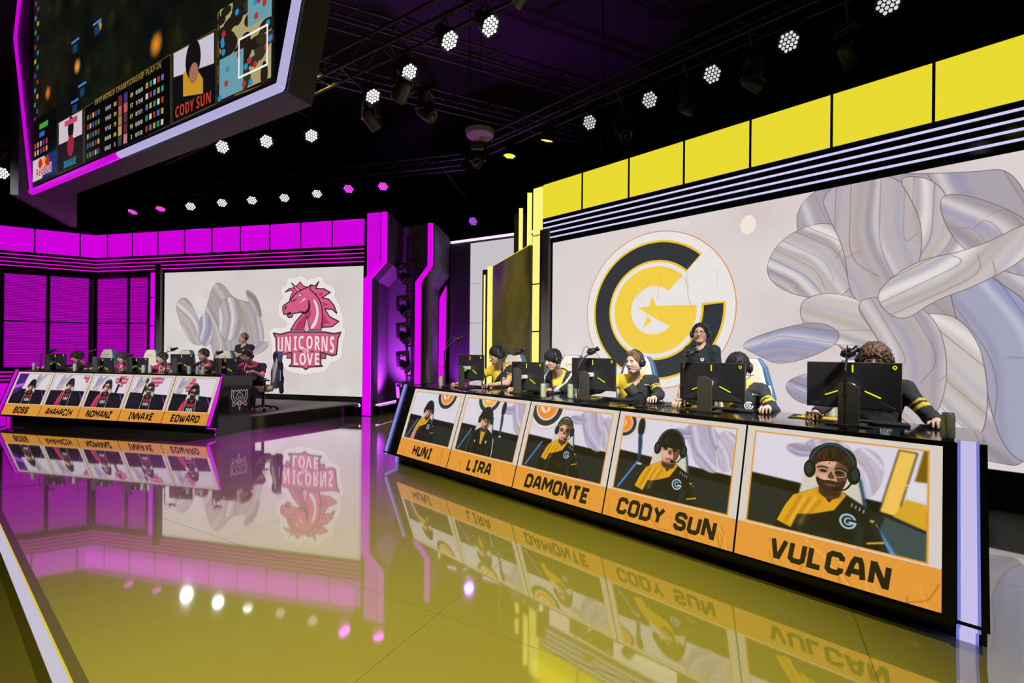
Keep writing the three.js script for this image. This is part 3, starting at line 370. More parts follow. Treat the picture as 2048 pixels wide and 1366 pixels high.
for (let i = -6; i < 9; i++) for (let j = -8; j < 8; j++) {
  const P = (s, t) => AX.clone().multiplyScalar((i + s) * cell).addScaledVector(AY, (j + t) * cell + 0.6), g = 0.0006;
  const pts = clip([P(g, g), P(1 - g, g), P(1 - g, 1 - g), P(g, 1 - g)]); if (pts.length < 3) continue;
  if (pts.every((p) => p.z > 1.8 || p.x > 10 || p.x < -20 || p.z < -20)) continue;
  const s = new THREE.Shape(pts.map((p) => new THREE.Vector2(p.x, -p.z)));
  add('floor_panel', new THREE.ExtrudeGeometry(s, { depth: 0.03, bevelEnabled: false }).rotateX(-Math.PI / 2).translate(0, -0.03, 0), floorMat, floor);
}
tag(add('floor', box(46, 0.2, 42, -4, -0.3, -8), std(0.05, 0.05, 0.045, 0.5), scene), 'dark arena floor lying lower beyond the stage edge', 'floor', null, 'structure');
const strip = (off, w, h, mat, name, label, cat) => { const a = edgeP.clone().addScaledVector(edgeD, -6).addScaledVector(edgeN, off), l = 16; const g = box(l, h, w, l / 2, 0, 0).rotateY(-Math.atan2(edgeD.z, edgeD.x)).translate(a.x, -h / 2 + 0.002, a.z); return tag(add(name, g, mat, scene), label, cat, null, cat === 'trim' ? 'structure' : undefined); };
const offY = onY(0, 1055, 0).sub(edgeP).dot(edgeN), offW = onY(0, 1077, 0).sub(edgeP).dot(edgeN);
strip(offW / 2, Math.abs(offW) + 0.06, 0.2, std(0.06, 0.06, 0.055, 0.3), 'trim_1', 'dark metal nosing along the stage edge', 'trim');
strip(offY, 0.022, 0.21, glow(0.62, 0.5, 0.03), 'edge_light', 'thin yellow light line along the stage edge', 'light strip').position.y = 0.004;
strip(offW, 0.055, 0.21, glow(0.5, 0.48, 0.6), 'edge_light', 'wide white light line along the stage edge', 'light strip').position.y = 0.006;

// ---------- room shell ----------
tag(add('ceiling', box(46, 0.3, 42, -4, 10.2, -8), M.drape, scene), 'black studio ceiling above the lighting trusses', 'ceiling', null, 'structure');
tag(add('wall_back', box(46, 10.4, 0.3, -4, 5, -24), M.drape, scene), 'black drape wall behind the stages', 'wall', null, 'structure');
tag(add('wall_left', box(0.3, 10.4, 42, -27, 5, -8), M.drape, scene), 'black drape wall on the magenta side', 'wall', null, 'structure');
tag(add('wall_right', box(0.3, 10.4, 42, 19, 5, -8), M.drape, scene), 'black drape wall behind the yellow stage', 'wall', null, 'structure');
tag(add('wall_front', box(46, 10.4, 0.3, -4, 5, 13), M.drape, scene), 'black drape wall behind the audience', 'wall', null, 'structure');

// ---------- the two stage sets ----------
const stageThing = (st, name, label, cat, kind, group) => put(thing(name, label, cat, group, kind), st, 0, 0, 0);
function panelBox(w, h, d, x, y, z) { return rbox(w, h, d, 0.006, x, y, z, 1); }
function carpetTex() { const [c, x] = canvas(256, 256); x.fillStyle = '#8f8b8c'; x.fillRect(0, 0, 256, 256); for (let i = 0; i < 9000; i++) { const g = 70 + rnd() * 150; x.fillStyle = `rgb(${g},${g},${g})`; x.fillRect(rnd() * 256, rnd() * 256, 2, 2); } const t = tex(c); t.wrapS = t.wrapT = THREE.RepeatWrapping; t.repeat.set(1.4, 1.4); return t; }
const carpet = new THREE.MeshStandardMaterial({ map: carpetTex(), roughness: 0.95 });
function platform(st, pts, label) {
  const p = stageThing(st, 'stage_platform', label, 'platform', 'structure');
  const s = new THREE.Shape(pts.map(([a, b]) => new THREE.Vector2(-a, b)));
  add('platform_body', new THREE.ExtrudeGeometry(s, { depth: 0.28, bevelEnabled: false }).rotateX(-Math.PI / 2), M.gloss, p);
  add('carpet', new THREE.ExtrudeGeometry(s, { depth: 0.02, bevelEnabled: false }).rotateX(-Math.PI / 2).translate(0, 0.28, 0), carpet, p, 'grey speckled carpet');
  return p;
}
const ctr = MAG.loc(V(-4.13, 0, -12.25));
platform(MAG, [[-0.02, 0.06], [ctr.a, ctr.b], [ctr.a, 3.6], [8.2, 3.6], [6.6, 2.4], [5.72, 0.06]], 'low black platform with grey carpet under the magenta team');
platform(YEL, [[0.0, 0.06], [0.0, 3.6], [6.9, 3.6], [6.3, 0.06]], 'low black platform with grey carpet under the yellow team');

function stageSet(st, o) {
  // picture wall
  const w = stageThing(st, 'video_wall', o.wallLabel, 'video wall');
  const cx = -(o.s0 + o.s1) / 2, sw = o.s0 - o.s1;
  add('wall_screen', box(sw, 3.6, 0.08, cx, 2.25, -3.7), [M.black, M.black, M.black, M.black, display(o.picture, o.bright), M.black], w, o.screenLabel);
  add('frame', merge([box(sw + 0.1, 0.05, 0.12, cx, 4.075, -3.71), box(0.05, 3.7, 0.12, cx - sw / 2 - 0.025, 2.25, -3.71), box(0.05, 3.7, 0.12, cx + sw / 2 + 0.025, 2.25, -3.71)]), M.black, w);
  add('base', box(sw + 0.1, 0.45, 0.2, cx, 0.225, -3.72), M.gloss, w);
  // lines of light on a black valance
  const v = stageThing(st, 'light_valance', o.valanceLabel, 'light strip');
  const l0 = o.l0, l1 = o.l1, vx = -(l0 + l1) / 2, vw = l0 - l1;
  add('valance', box(vw, 0.52, 0.1, vx, 4.35, -3.68), M.gloss, v);
  for (let i = 0; i < 4; i++) add('light_tube', rbox(vw - 0.06, 0.03, 0.03, 0.012, vx, 4.505 - i * 0.113, -3.62, 2), o.line, v);
  // band of light boxes
  const b = stageThing(st, 'light_band', o.bandLabel, 'light band');
  add('housing', box(vw + 0.02, 0.78, 0.12, vx, 4.97, -3.72), M.black, b);
  for (let i = 0; i < o.cuts.length - 1; i++) { const q = o.cuts[i] - o.cuts[i + 1]; add('light_panel', panelBox(q - 0.03, 0.72, 0.06, -(o.cuts[i] + o.cuts[i + 1]) / 2, 4.965, -3.64), o.boxMat, b); add('divider', box(0.03, 0.76, 0.08, -o.cuts[i + 1], 4.965, -3.64), M.matte, b); }
}
stageSet(YEL, {
  wallLabel: 'large screen wall showing a round yellow and black emblem', screenLabel: 'bright screen with round emblem and pale drapery', picture: yellowWall(), bright: 1.0, s0: 6.14, s1: -0.66, l0: 6.4, l1: -1.9, line: M.lav, boxMat: M.yelBox,
  valanceLabel: 'four white light lines on a black valance under the yellow band', bandLabel: 'band of yellow light boxes above the screen wall', cuts: [6.4, 5.37, 4.34, 3.31, 2.28, 1.25, 0.22, -0.81, -1.84],
});
stageSet(MAG, {
  wallLabel: 'large screen wall showing a pink horse head emblem', screenLabel: 'bright screen with pink horse head emblem and pale drapery', picture: magentaWall(), bright: 0.95, s0: 5.73, s1: -1.07, l0: 8.45, l1: -1.13, line: M.magLine, boxMat: M.magBox,
  valanceLabel: 'four pink light lines on a black valance above the horse emblem', bandLabel: 'band of magenta light boxes above the horse emblem screen', cuts: [8.45, 7.94, 6.94, 5.94, 4.93, 3.93, 2.92, 1.91, 0.89, -0.12, -1.13],
});
// grey post and light column beside each screen
function column(st, a0, a1, y0, cutsY, mat, label, b = 3.66, cap = null) {
  const c = stageThing(st, 'light_column', label, 'light column');
  add('housing', box(a0 - a1, cutsY[cutsY.length - 1] - y0 + 0.04, 0.2, -(a0 + a1) / 2, (cutsY[cutsY.length - 1] + y0) / 2, -b - 0.1), M.black, c);
  let y = y0; for (const q of cutsY) { add('light_panel', panelBox(a0 - a1 - 0.03, q - y - 0.03, 0.05, -(a0 + a1) / 2, (q + y) / 2, -b + 0.01), mat, c); y = q; }
}
const yA = (v) => onB(YEL, 1075, v, 3.66).y;
column(YEL, 6.69, 6.41, 0.3, [yA(663) - 1.2, yA(663), yA(568), yA(471), 5.33], M.yelCol, 'tall yellow light column beside the round emblem screen');
column(MAG, 6.25, 5.97, 0.3, [1.3, 2.42, 3.3, 4.08], M.magStrip, 'magenta light column between the mesh wall and the horse emblem screen');
column(YEL, -0.95, -1.3, 0.3, [1.3, 2.5, 3.6, 4.08], M.yelCol, 'yellow light column at the far outer end of the round emblem screen');
for (const [st, a0, a1, label] of [[YEL, 6.4, 6.18, 'dark grey metal post beside the round emblem screen'], [MAG, 5.96, 5.78, 'dark grey metal post beside the horse emblem screen']]) {
  const p = stageThing(st, 'wall_post', label, 'post'); add('post_body', rbox(a0 - a1, 4.3, 0.16, 0.01, -(a0 + a1) / 2, 2.2, -3.64), M.grey, p); add('edge_strip', box(0.02, 4.3, 0.02, -a0 + 0.01, 2.2, -3.55), M.metal, p);
}
// perforated magenta mesh walls
function meshTex() { const [c, x] = canvas(128, 222); x.fillStyle = '#2a0030'; x.fillRect(0, 0, 128, 222); for (let j = -1; j < 5; j++) for (let i = -1; i < 3; i++) ell(x, i * 64 + (j % 2 ? 32 : 0) + 32, j * 55.5 + 28, 27, 21, '#d400d8'); const t = tex(c); t.wrapS = t.wrapT = THREE.RepeatWrapping; return t; }
const meshMap = meshTex();
function meshWall(st, cuts, b, label) {
  const m = stageThing(st, 'mesh_wall', label, 'mesh wall');
  const A0 = Math.max(...cuts), A1 = Math.min(...cuts);
  add('backing', box(A0 - A1, 4.1, 0.1, -(A0 + A1) / 2, 2.05, -b - 0.12), M.black, m);
  for (let i = 0; i < cuts.length - 1; i++) for (const [y0, y1] of [[1.12, 2.48], [2.52, 3.92]]) {
    const w = Math.abs(cuts[i] - cuts[i + 1]) - 0.09, h = y1 - y0, g = box(w, h, 0.03, -(cuts[i] + cuts[i + 1]) / 2, (y0 + y1) / 2, -b);
    const t = meshMap.clone(); t.repeat.set(w / 0.11, h / 0.19); t.needsUpdate = true;
    add('mesh_panel', g, new THREE.MeshStandardMaterial({ color: LIN(0.03, 0.01, 0.03), roughness: 0.5, emissive: LIN(1, 1, 1), emissiveMap: t, emissiveIntensity: 1.05 }), m);
  }
  for (const q of cuts) add('upright', rbox(0.09, 2.95, 0.06, 0.01, -q, 2.5, -b + 0.02), M.black, m);
  add('rail', merge([box(A0 - A1, 0.04, 0.06, -(A0 + A1) / 2, 2.5, -b + 0.02), box(A0 - A1, 0.08, 0.06, -(A0 + A1) / 2, 3.96, -b + 0.02), box(A0 - A1, 0.08, 0.06, -(A0 + A1) / 2, 1.07, -b + 0.02)]), M.black, m);
  for (const y of [0.97, 0.85, 0.74]) add('light_tube', rbox(A0 - A1, 0.035, 0.04, 0.012, -(A0 + A1) / 2, y, -b + 0.03), M.magLine, m);
  add('skirting', panelBox(A0 - A1, 0.55, 0.05, -(A0 + A1) / 2, 0.36, -b + 0.02), M.magBox, m);
}
meshWall(MAG, [8.42, 7.1, 6.3], 3.66, 'magenta lit perforated mesh wall next to the horse emblem screen');
const C0 = MAG.at(8.45, 3.7), SIDE = new Stage(C0.x, C0.z, -1.91, 1.13);
const sa = (u) => onB(SIDE, u, 640, 0).a;
meshWall(SIDE, [0.06, sa(182), sa(97), sa(5), 2 * sa(5) - sa(97)], -0.02, 'magenta lit perforated mesh wall turned in at the stage corner');
{
  const v = stageThing(SIDE, 'light_valance', 'four pink light lines above the turned mesh wall', 'light strip'), b = stageThing(SIDE, 'light_band', 'magenta light boxes above the turned mesh wall', 'light band'), L = 4.6;
  add('valance', box(L, 0.52, 0.1, -L / 2, 4.35, 0), M.gloss, v); for (let i = 0; i < 4; i++) add('light_tube', rbox(L, 0.03, 0.03, 0.012, -L / 2, 4.505 - i * 0.113, 0.07, 2), M.magLine, v);
  add('housing', box(L, 0.78, 0.12, -L / 2, 4.97, -0.04), M.black, b); let q = 0.02; for (const w of [0.4, 1.03, 1.03, 1.03, 1.03]) { add('light_panel', panelBox(w - 0.03, 0.72, 0.06, -q - w / 2, 4.965, 0.04), M.magBox, b); q += w; add('divider', box(0.03, 0.76, 0.08, -q, 4.965, 0.04), M.matte, b); }
}
// portal fins with lit edges between the stages
function finShape(pts, z, depth) { return poly(pts, depth).translate(0, 0, z); }
{
  const f = thing('portal_fin', 'black portal fin with angled magenta light edge beside the horse emblem screen', 'portal'); put(f, MAG, 0, 3.2, 0);
  const A = (u, v) => -onB(MAG, u, v, 3.2).a, xu0 = A(764.5, 480), xu1 = A(774.5, 480), xl0 = A(727.5, 700), xl1 = A(742.5, 700), yt = 5.33, yc = onB(MAG, 765, 525, 3.2).y, yk = onB(MAG, 735, 559, 3.2).y, xp = A(735.5, 480);
  add('light_edge', finShape([[xu0, yt], [xu0, yc], [xl0, yk], [xl0, 0.02], [xl1, 0.02], [xl1, yk], [xu1, yc], [xu1, yt]], 0, 0.06), M.magStrip, f);
  add('light_panel', finShape([[xp, yt], [xp, yk + 0.03], [xu0 - 0.06, yc + 0.02], [xu0 - 0.06, yt]], -0.02, 0.05), M.magBox, f);
  const e = 0.025; add('fin_body', finShape([[xp - 0.02, yt + 0.03], [xp - 0.02, yk], [xl0 - e, yk], [xl0 - e, 0], [xl1 + e, 0], [xl1 + e, yk], [xu1 + e, yc], [xu1 + e, yt + 0.03]], -0.3, 0.29), M.dark, f);
  const x0 = xu1 + e, x1 = xl1 + e, side = [[x0, yt + 0.03], [x0, yc], [x1, yk], [x1, 0]];
  // side wall receding behind the edge
  const back = V(-3.235, 0, -13.32), loc = MAG.loc(back), dx = -loc.a - x0, dz = -(loc.b - 3.2), verts = [], idx = [];
  side.forEach(([x, y]) => { verts.push(x, y, -0.02, x + dx, y, dz); }); for (let i = 0; i < 3; i++) { const k = i * 2; idx.push(k, k + 2, k + 1, k + 1, k + 2, k + 3); }
  const g = new THREE.BufferGeometry(); g.setAttribute('position', new THREE.Float32BufferAttribute(verts, 3)); g.setIndex(idx); const h = g.toNonIndexed(); h.computeVertexNormals();
  add('side_wall', h, std(0.08, 0.08, 0.085, 0.6), f);
}
const bayWall = std(0.10, 0.10, 0.105, 0.65, 0, { bumpMap: noiseAt(2), bumpScale: 0.002 });
tag(add('wall_bay', slab(V(-4.3, 0, -13.86), V(-2.38, 0, -12.87), 0, 5.33, 0.12), bayWall, scene), 'dark recess wall carrying a column of lamps', 'wall', null, 'structure');
{
  const f = thing('portal_fin', 'grey portal fin with angled magenta light edge beside the lamp recess', 'portal'); const z = 12.86, X = (u) => (u - 1024) / F * z, Y = (v) => 1.75 + (700.4 - v) * z / F;
  f.position.set(0, 0, -z); const xu0 = X(854), xu1 = X(864), xl0 = X(830), xl1 = X(841.5), yt = 5.33, yc = Y(532), yk = Y(565);
  add('light_edge', finShape([[xu0, yt], [xu0, yc], [xl0, yk], [xl0, 0.02], [xl1, 0.02], [xl1, yk], [xu1, yc], [xu1, yt]], 0, 0.06), M.magStrip, f);
  const e = 0.025; add('fin_body', finShape([[xu0 - e, yt + 0.03], [xu0 - e, yc], [xl0 - e, yk], [xl0 - e, 0], [xl1 + e, 0], [xl1 + e, yk], [xu1 + e, yc], [xu1 + e, yt + 0.03]], -0.2, 0.19), M.dark, f);
  const x0 = xu1 + e, x1 = xl1 + e, verts = [], idx = [], pts = [[x0, yt + 0.03], [x0, yc], [x1, yk], [x1, 0]]; pts.forEach(([x, y]) => verts.push(x, y, 0, x + 0.2, y, -1.8)); for (let i = 0; i < 3; i++) { const k = i * 2; idx.push(k, k + 2, k + 1, k + 1, k + 2, k + 3); }
  const g = new THREE.BufferGeometry(); g.setAttribute('position', new THREE.Float32BufferAttribute(verts, 3)); g.setAttribute('uv', new THREE.Float32BufferAttribute([0, 3, 1, 3, 0, 2, 1, 2, 0, 1.7, 1, 1.7, 0, 0, 1, 0], 2)); g.setIndex(idx); const h = g.toNonIndexed(); h.computeVertexNormals();
  add('side_wall', h, M.concrete, f, 'grey concrete side');
  const zb = z + 1.72, XB = (u) => (u - 1024) / F * zb, YB = (v) => 1.75 + (700.6 - v) * zb / F;
  add('rear_light_edge', finShape([[XB(892), YB(571)], [XB(878.5), YB(597)], [XB(877), 0.1], [XB(890.5), 0.1]].reverse(), -1.72, 0.05), M.magStrip, f);
}
const W4a = V(-2.02, 0, -14.7), W4b = V(0.9, 0, -13.05), w4 = (t) => W4a.clone().lerp(W4b, t);
tag(add('wall_gap', slab(W4a, W4b, 0, 5.2, 0.15), std(0.05, 0.05, 0.055, 0.7), scene), 'dark wall panel between the two stages', 'wall', null, 'structure');
{
  const p = thing('tiled_wall', 'pale glowing wall of square screen tiles between the two stages', 'wall', null, 'structure'), t0 = 0.225, n = 4, dt = (1 - t0) / n, ys = [0, 1.38, 2.61, 3.84, 5.12], mt = glow(0.56, 0.53, 0.56);
  const out = V(0.49, 0, 0.87).multiplyScalar(0.05);
  for (let i = 0; i < n; i++) for (let j = 0; j < 4; j++) add('tile', slab(w4(t0 + i * dt + 0.002).add(out), w4(t0 + (i + 1) * dt - 0.002).add(out), ys[j] + 0.006, ys[j + 1] - 0.006, 0.04), mt, p);
  const q = thing('light_bar', 'violet white light bar on top of the pale tiled wall', 'light bar'); add('tube', bar(w4(0.0).setY(5.22).add(out), w4(1).setY(5.22).add(out), 0.04, 0.04, 10), glow(0.85, 0.65, 1.0, 1.3), q); add('rail', slab(w4(0), w4(1), 5.17, 5.19, 0.1), M.dark, q);
}
{ // return wall of the yellow stage and its light strips
  const p0 = V(0.37, 0, -10.02), p1 = V(-0.55, 0, -12.6);
  tag(add('wall_return', slab(p1, p0, 0, 4.085, 0.12), M.concrete, scene), 'plain concrete coloured return wall beside the yellow light column', 'wall', null, 'structure');
  const s = thing('light_strips', 'upright yellow light strips at the end of the concrete return wall', 'light strip');
  add('strip', slab(V(-0.70, 0, -12.62), V(-0.56, 0, -12.62), 0, 4.09, 0.08), M.yelCol, s); add('strip', slab(V(-0.82, 0, -12.9), V(-0.76, 0, -12.9), 0, 3.9, 0.08), M.yelCol, s); add('backing', slab(V(-0.86, 0, -12.95), V(-0.5, 0, -12.75), 0, 4.05, 0.05), M.dark, s);
  const t = thing('light_strips', 'short yellow light strips above the concrete return wall', 'light strip');
  add('strip', slab(V(0.315, 0, -10.28), V(0.42, 0, -10.28), 4.13, 5.33, 0.06), M.yelCol, t); add('strip', slab(V(0.14, 0, -11.4), V(0.24, 0, -11.4), 4.13, 5.33, 0.06), M.yelCol, t); add('backing', slab(V(0.02, 0, -11.75), V(0.42, 0, -11.75), 4.13, 5.3, 0.05), M.dark, t);
  add('top_edge', slab(p1.clone().add(V(0.03, 0, 0)), p0.clone().add(V(0.03, 0, 0)), 4.085, 4.12, 0.1), M.yelBox, t);
}
// low light boxes at the foot of the recess
for (const [p, q, label] of [[V(-3.62, 0, -12.15), V(-3.36, 0, -13.2), 'low black footlight with violet tube in the lamp recess'], [V(-4.12, 0, -12.3), V(-3.98, 0, -11.95), 'short black footlight with violet tube at the magenta platform corner']]) {
  const f = thing('footlight', label, 'footlight'); add('box', slab(q, p, 0, 0.24, 0.14), M.gloss, f);
  add('tube', bar(p.clone().setY(0.27), q.clone().setY(0.27), 0.022), glow(0.75, 0.3, 1.0, 2), f);
}

// ---------- desks ----------
const TILT = -Math.atan2(0.35, 1.02);
const facePt = (y) => 0.2 - (y - 0.17) * 0.35 / 1.02; // z of the sloping front at height y
function crest() { // line drawing of the winged crest on the desk end
  const [c, x] = canvas(512, 700); x.fillStyle = '#050506'; x.fillRect(0, 0, 512, 700); x.translate(256, 330); x.strokeStyle = '#d6d0da'; x.lineCap = 'round'; x.lineWidth = 11; x.scale(1.7, 1.7);
  for (const s of [-1, 1]) { const L = (p) => { x.beginPath(); p.forEach(([a, b], i) => x[i ? 'lineTo' : 'moveTo'](s * a, b)); x.stroke(); }; L([[0, -110], [22, -135], [40, -108], [62, -135], [84, -112], [112, -138], [118, -20], [92, 40], [60, 70]]); L([[86, -112], [92, -40], [66, 20]]); L([[20, 20], [52, -10], [40, -60], [0, -100]]); L([[24, 50], [86, 110], [104, 96], [96, 60], [52, 30]]); L([[0, 100], [28, 88], [36, 58], [20, 36], [0, 30]]); L([[0, 170], [10, 120]]); }
  x.lineWidth = 10; ell(x, 0, -20, 16, 20, null, 0, '#d6d0da', 10); ell(x, 0, 66, 20, 20, null, 0, '#d6d0da', 10); return c;
}
function desk(st, o) {
  const d = stageThing(st, 'player_desk', o.label, 'desk'), L0 = -o.a1, L1 = -o.a0;
  add('body', profile([[-0.02, 0], [-0.02, 0.12], [0.185, 0.165], [-0.155, 1.175], [-0.2, 1.175], [-0.2, 0.3], [-0.12, 0]], L0, L1), M.gloss, d);
  add('tabletop', rbox(L1 - L0, 0.035, 0.88, 0.008, (L0 + L1) / 2, 1.1725, -0.59), M.gloss, d);
  const w = o.pw, y0 = 0.205, y1 = 1.155, ym = (y0 + y1) / 2, h = (y1 - y0) / Math.cos(TILT);
  o.panels.forEach((p, i) => {
    const m = add('portrait_screen', new THREE.BoxGeometry(w - 0.014, h, 0.02), [M.black, M.black, M.black, M.black, display(portrait(p), o.bright), M.black], d, o.notes[i]);
    m.position.set(-(o.p0 + (i + 0.5) * w), ym, facePt(ym) - 0.004); m.rotation.x = TILT;
  });
  for (const [a, wd, mat, edge] of o.leds.flatMap(([a, w, m, e]) => e ? [[a, w * 0.7, m], [a - w * 0.42, w * 0.14, e], [a + w * 0.42, w * 0.14, e]] : [[a, w, m]])) {
    const f = box(wd, h + 0.06, 0.02).rotateX(TILT).translate(-a, ym + 0.02, facePt(ym + 0.02) + 0.002), k = box(wd, 0.19, 0.02).rotateX(Math.PI / 2 - 0.25).translate(-a, 0.14, 0.105), ft = box(wd, 0.12, 0.02, -a, 0.062, -0.002);
    add('led_strip', merge([f, k, ft]), mat, d);
  }
  for (const [a, t] of o.ends) add('end_panel', profile([[-0.01, 0], [-0.01, 0.13], [0.2, 0.17], [-0.15, 1.195], [-0.95, 1.195], [-0.95, 1.06], [-0.75, 1.05], [-0.72, 0.02]], -a - t / 2, -a + t / 2), M.gloss, d);
  return d;
}
const YN = ['screen with bearded player in glasses', 'screen with player with dark bowl cut', 'screen with short haired player', 'screen with player in black jacket', 'screen with player in round glasses'];
const MN = ['screen with player in dark glasses and pink sleeve', 'screen with player in dark glasses', 'screen with short haired player in pink sleeve', 'screen with long fringed player in pink', 'screen with player in black hoodie'];
const yDesk = desk(YEL, { label: 'long black desk with five orange name plate screens and white light ends', a0: -0.06, a1: 6.36, p0: 0.11, pw: 1.18, panels: YEL_PANELS, notes: YN, bright: 0.95, leds: [[0.0, 0.1, glow(0.55, 0.50, 0.80), glow(0.16, 0.19, 0.60)], [6.3, 0.07, M.lavDim, glow(0.10, 0.13, 0.5)]], ends: [[-0.07, 0.03], [6.35, 0.03]] });
const mDesk = desk(MAG, { label: 'long black desk with five orange name plate screens and magenta light ends', a0: -0.05, a1: 5.85, p0: 0.03, pw: 1.125, panels: MAG_PANELS, notes: MN, bright: 0.9, leds: [[-0.01, 0.06, M.magStrip], [5.75, 0.07, M.magBox]], ends: [[5.83, 0.03]] });
{ // flared end of the magenta desk with the crest
  const q = MAG.loc(V(-5.54, 0, -9.78)), x0 = 0.05, z0 = -0.0, x1 = -q.a, z1 = -q.b, l = Math.hypot(x1 - x0, z1 - z0), wing = new THREE.Group(); wing.name = 'end_wing'; wing.position.set(x0, 0, z0); wing.rotation.y = -Math.atan2(z1 - z0, x1 - x0); mDesk.add(wing);
  add('wing_panel', poly([[-0.02, 0], [l - 0.06, 0], [l - 0.03, 1.06], [l + 0.06, 1.08], [l + 0.06, 1.195], [0.1, 1.195], [-0.12, 0.17]], 0.03).translate(0, 0, -0.03), M.gloss, wing);
  const cm = new THREE.MeshStandardMaterial({ map: tex(crest()), roughness: 0.25 }); add('crest_plate', box(0.42, 0.57, 0.006, l * 0.58, 0.68, 0.004), cm, wing, 'white outline crest');
  add('desk_wing_top', poly([[0.1, 0], [l + 0.06, 0], [0.1, 0.75]], 0.02).rotateX(-Math.PI / 2).translate(0, 1.175, 0), M.gloss, wing);
}

// ---------- monitors ----------
function monitorProto() {
  const m = thing('monitor', '', 'monitor', 'desk monitors');
  const g = new THREE.Group(); g.name = 'display_head'; m.add(g);
  add('back_shell', poly([[-0.3, -0.17], [-0.18, -0.17], [0.18, -0.17], [0.3, -0.17], [0.3, 0.19], [-0.3, 0.19]], 0.024, 0.006).translate(0, 0, -0.012), std(0.022, 0.02, 0.024, 0.4), g);
  add('back_bulge', poly([[-0.27, -0.155], [0, -0.02], [0.27, -0.155], [0.27, -0.165], [-0.27, -0.165]], 0.01, 0.003).translate(0, 0, 0.018), M.matte, g);
  for (const [p, q] of [[V(0.005, 0.175, 0.022), V(0.005, 0.115, 0.022)], [V(-0.075, -0.03, 0.031), V(-0.175, -0.075, 0.031)], [V(0.085, -0.03, 0.031), V(0.185, -0.08, 0.031)]]) add('accent_light', bar(p, q, 0.0055, 0.0055, 6), M.accent, g);
  add('badge', new THREE.TorusGeometry(0.011, 0.0035, 6, 16).translate(0.265, 0.16, 0.02), M.accent, g); add('badge_drop', rbox(0.006, 0.01, 0.004, 0.002, 0.265, 0.145, 0.02), M.accent, g);
  add('screen', box(0.58, 0.33, 0.004, 0, 0.01, -0.019), glow(0.10, 0.13, 0.2), g);
  add('neck', rbox(0.05, 0.05, 0.15, 0.01, 0, 0.0, 0.09), M.white, g);
  add('stand', poly([[-0.065, 0], [0.065, 0], [0.065, 0.3], [0.0, 0.34], [-0.065, 0.325]], 0.016, 0.003).translate(0, 0, 0.165), std(0.09, 0.088, 0.085, 0.45, 0.4), m);
  add('foot', merge([rbox(0.3, 0.014, 0.05, 0.005, 0, 0.007, 0.16), rbox(0.05, 0.014, 0.2, 0.005, 0.08, 0.007, 0.08), rbox(0.05, 0.014, 0.2, 0.005, -0.08, 0.007, 0.08)]), M.dark, m);
  return m;
}
const TOP = 1.19;
const SEATS = { // head and monitor places along each desk
  y: [{ who: 'curly haired bearded player', mon: [0.65, 1.68, 0.0] }, { who: 'player with the dark bowl cut', mon: [1.75, 1.65, 0] }, { who: 'short brown haired player', mon: [3.1, 1.67, -0.04] }, { who: 'player in the black jacket', mon: [4.13, 1.6, -0.12] }, { who: 'player in round glasses at the far end', mon: [5.26, 1.68, -0.1] }],
  m: [{ who: 'pink sleeved player in dark glasses', mon: [0.38, 1.525, 0.0] }, { who: 'player in square glasses', mon: [1.54, 1.6, 0.0] }, { who: 'short haired player of the pink team', mon: [2.8, 1.505, 0] }, { who: 'fringed player half hidden by a camera', mon: [3.8, 1.49, 0.0] }, { who: 'player in the black hoodie', mon: [5.27, 1.57, 0] }],
};
const protoMon = monitorProto(); let firstMon = true;
for (const [k, st] of [['y', YEL], ['m', MAG]]) SEATS[k].forEach((s) => {
  const lab = 'lime striped black monitor before the ' + s.who, m = firstMon ? protoMon : copyOf(protoMon, lab); m.userData.label = lab; firstMon = false;
  put(m, st, s.mon[0], 0.6, TOP + 0.001, s.mon[2]); m.children[0].position.y = s.mon[1] - TOP - 0.19;
});

// ---------- desk cameras on poles ----------
function camStand(st, uP, vTop, uC, vC, b, label) {
  const base = onB(st, uP, vTop, b), cam = onB(st, uC, vC, b + 0.18), g = put(thing('desk_camera', label, 'camera', 'cameras on desk poles'), st, base.a, b, TOP), h = base.y - TOP, cx = base.a - cam.a, cy = cam.y - TOP;
  add('clamp', rbox(0.045, 0.03, 0.07, 0.006, 0, 0.016, 0), M.dark, g); add('pole', bar(V(0, 0.03, 0), V(0, h, 0), 0.009, 0.009, 8), M.black, g); add('collar', bar(V(0, h * 0.55, 0), V(0, h * 0.55 + 0.03, 0), 0.016), M.black, g);
  add('arm', tube([V(0, h, 0), V(cx * 0.25, h + (cy - h) * 0.35 + 0.01, -0.05), V(cx * 0.7, cy - 0.04, -0.13), V(cx, cy - 0.035, -0.18)], 0.008, 16), M.black, g); add('cable', tube([V(0, h * 0.9, 0.01), V(cx * 0.1, h + 0.1, -0.04), V(cx * 0.6, cy + 0.06, -0.1), V(cx, cy + 0.02, -0.15)], 0.003, 18, 5), M.black, g);
  const c = new THREE.Group(); c.name = 'camera_body'; c.position.set(cx, cy, -0.18); c.rotation.set(0.5, -0.6, 0); g.add(c);
  add('case', rbox(0.07, 0.055, 0.085, 0.012), M.black, c); add('lens', bar(V(0, 0, -0.04), V(0, 0, -0.085), 0.022, 0.025, 14), M.gloss, c); add('hood', bar(V(0, 0, -0.075), V(0, 0, -0.09), 0.027, 0.029, 14), M.black, c); add('knob', rbox(0.03, 0.035, 0.02, 0.005, 0.02, 0.04, 0.02), M.dark, c); add('port', rbox(0.02, 0.02, 0.012, 0.003, -0.02, 0, 0.046), M.metal, c);
}
[[1690, 742, 1697, 706, 0.3], [1366, 738, 1379, 708, 0.3], [1156, 735, 1183, 703, 0.3], [1004, 704, 1036, 704, 0.3], [889, 702, 914, 679, 0.3]].forEach((q, i) => camStand(YEL, ...q, 'pole mounted desk camera facing the ' + SEATS.y[i].who));
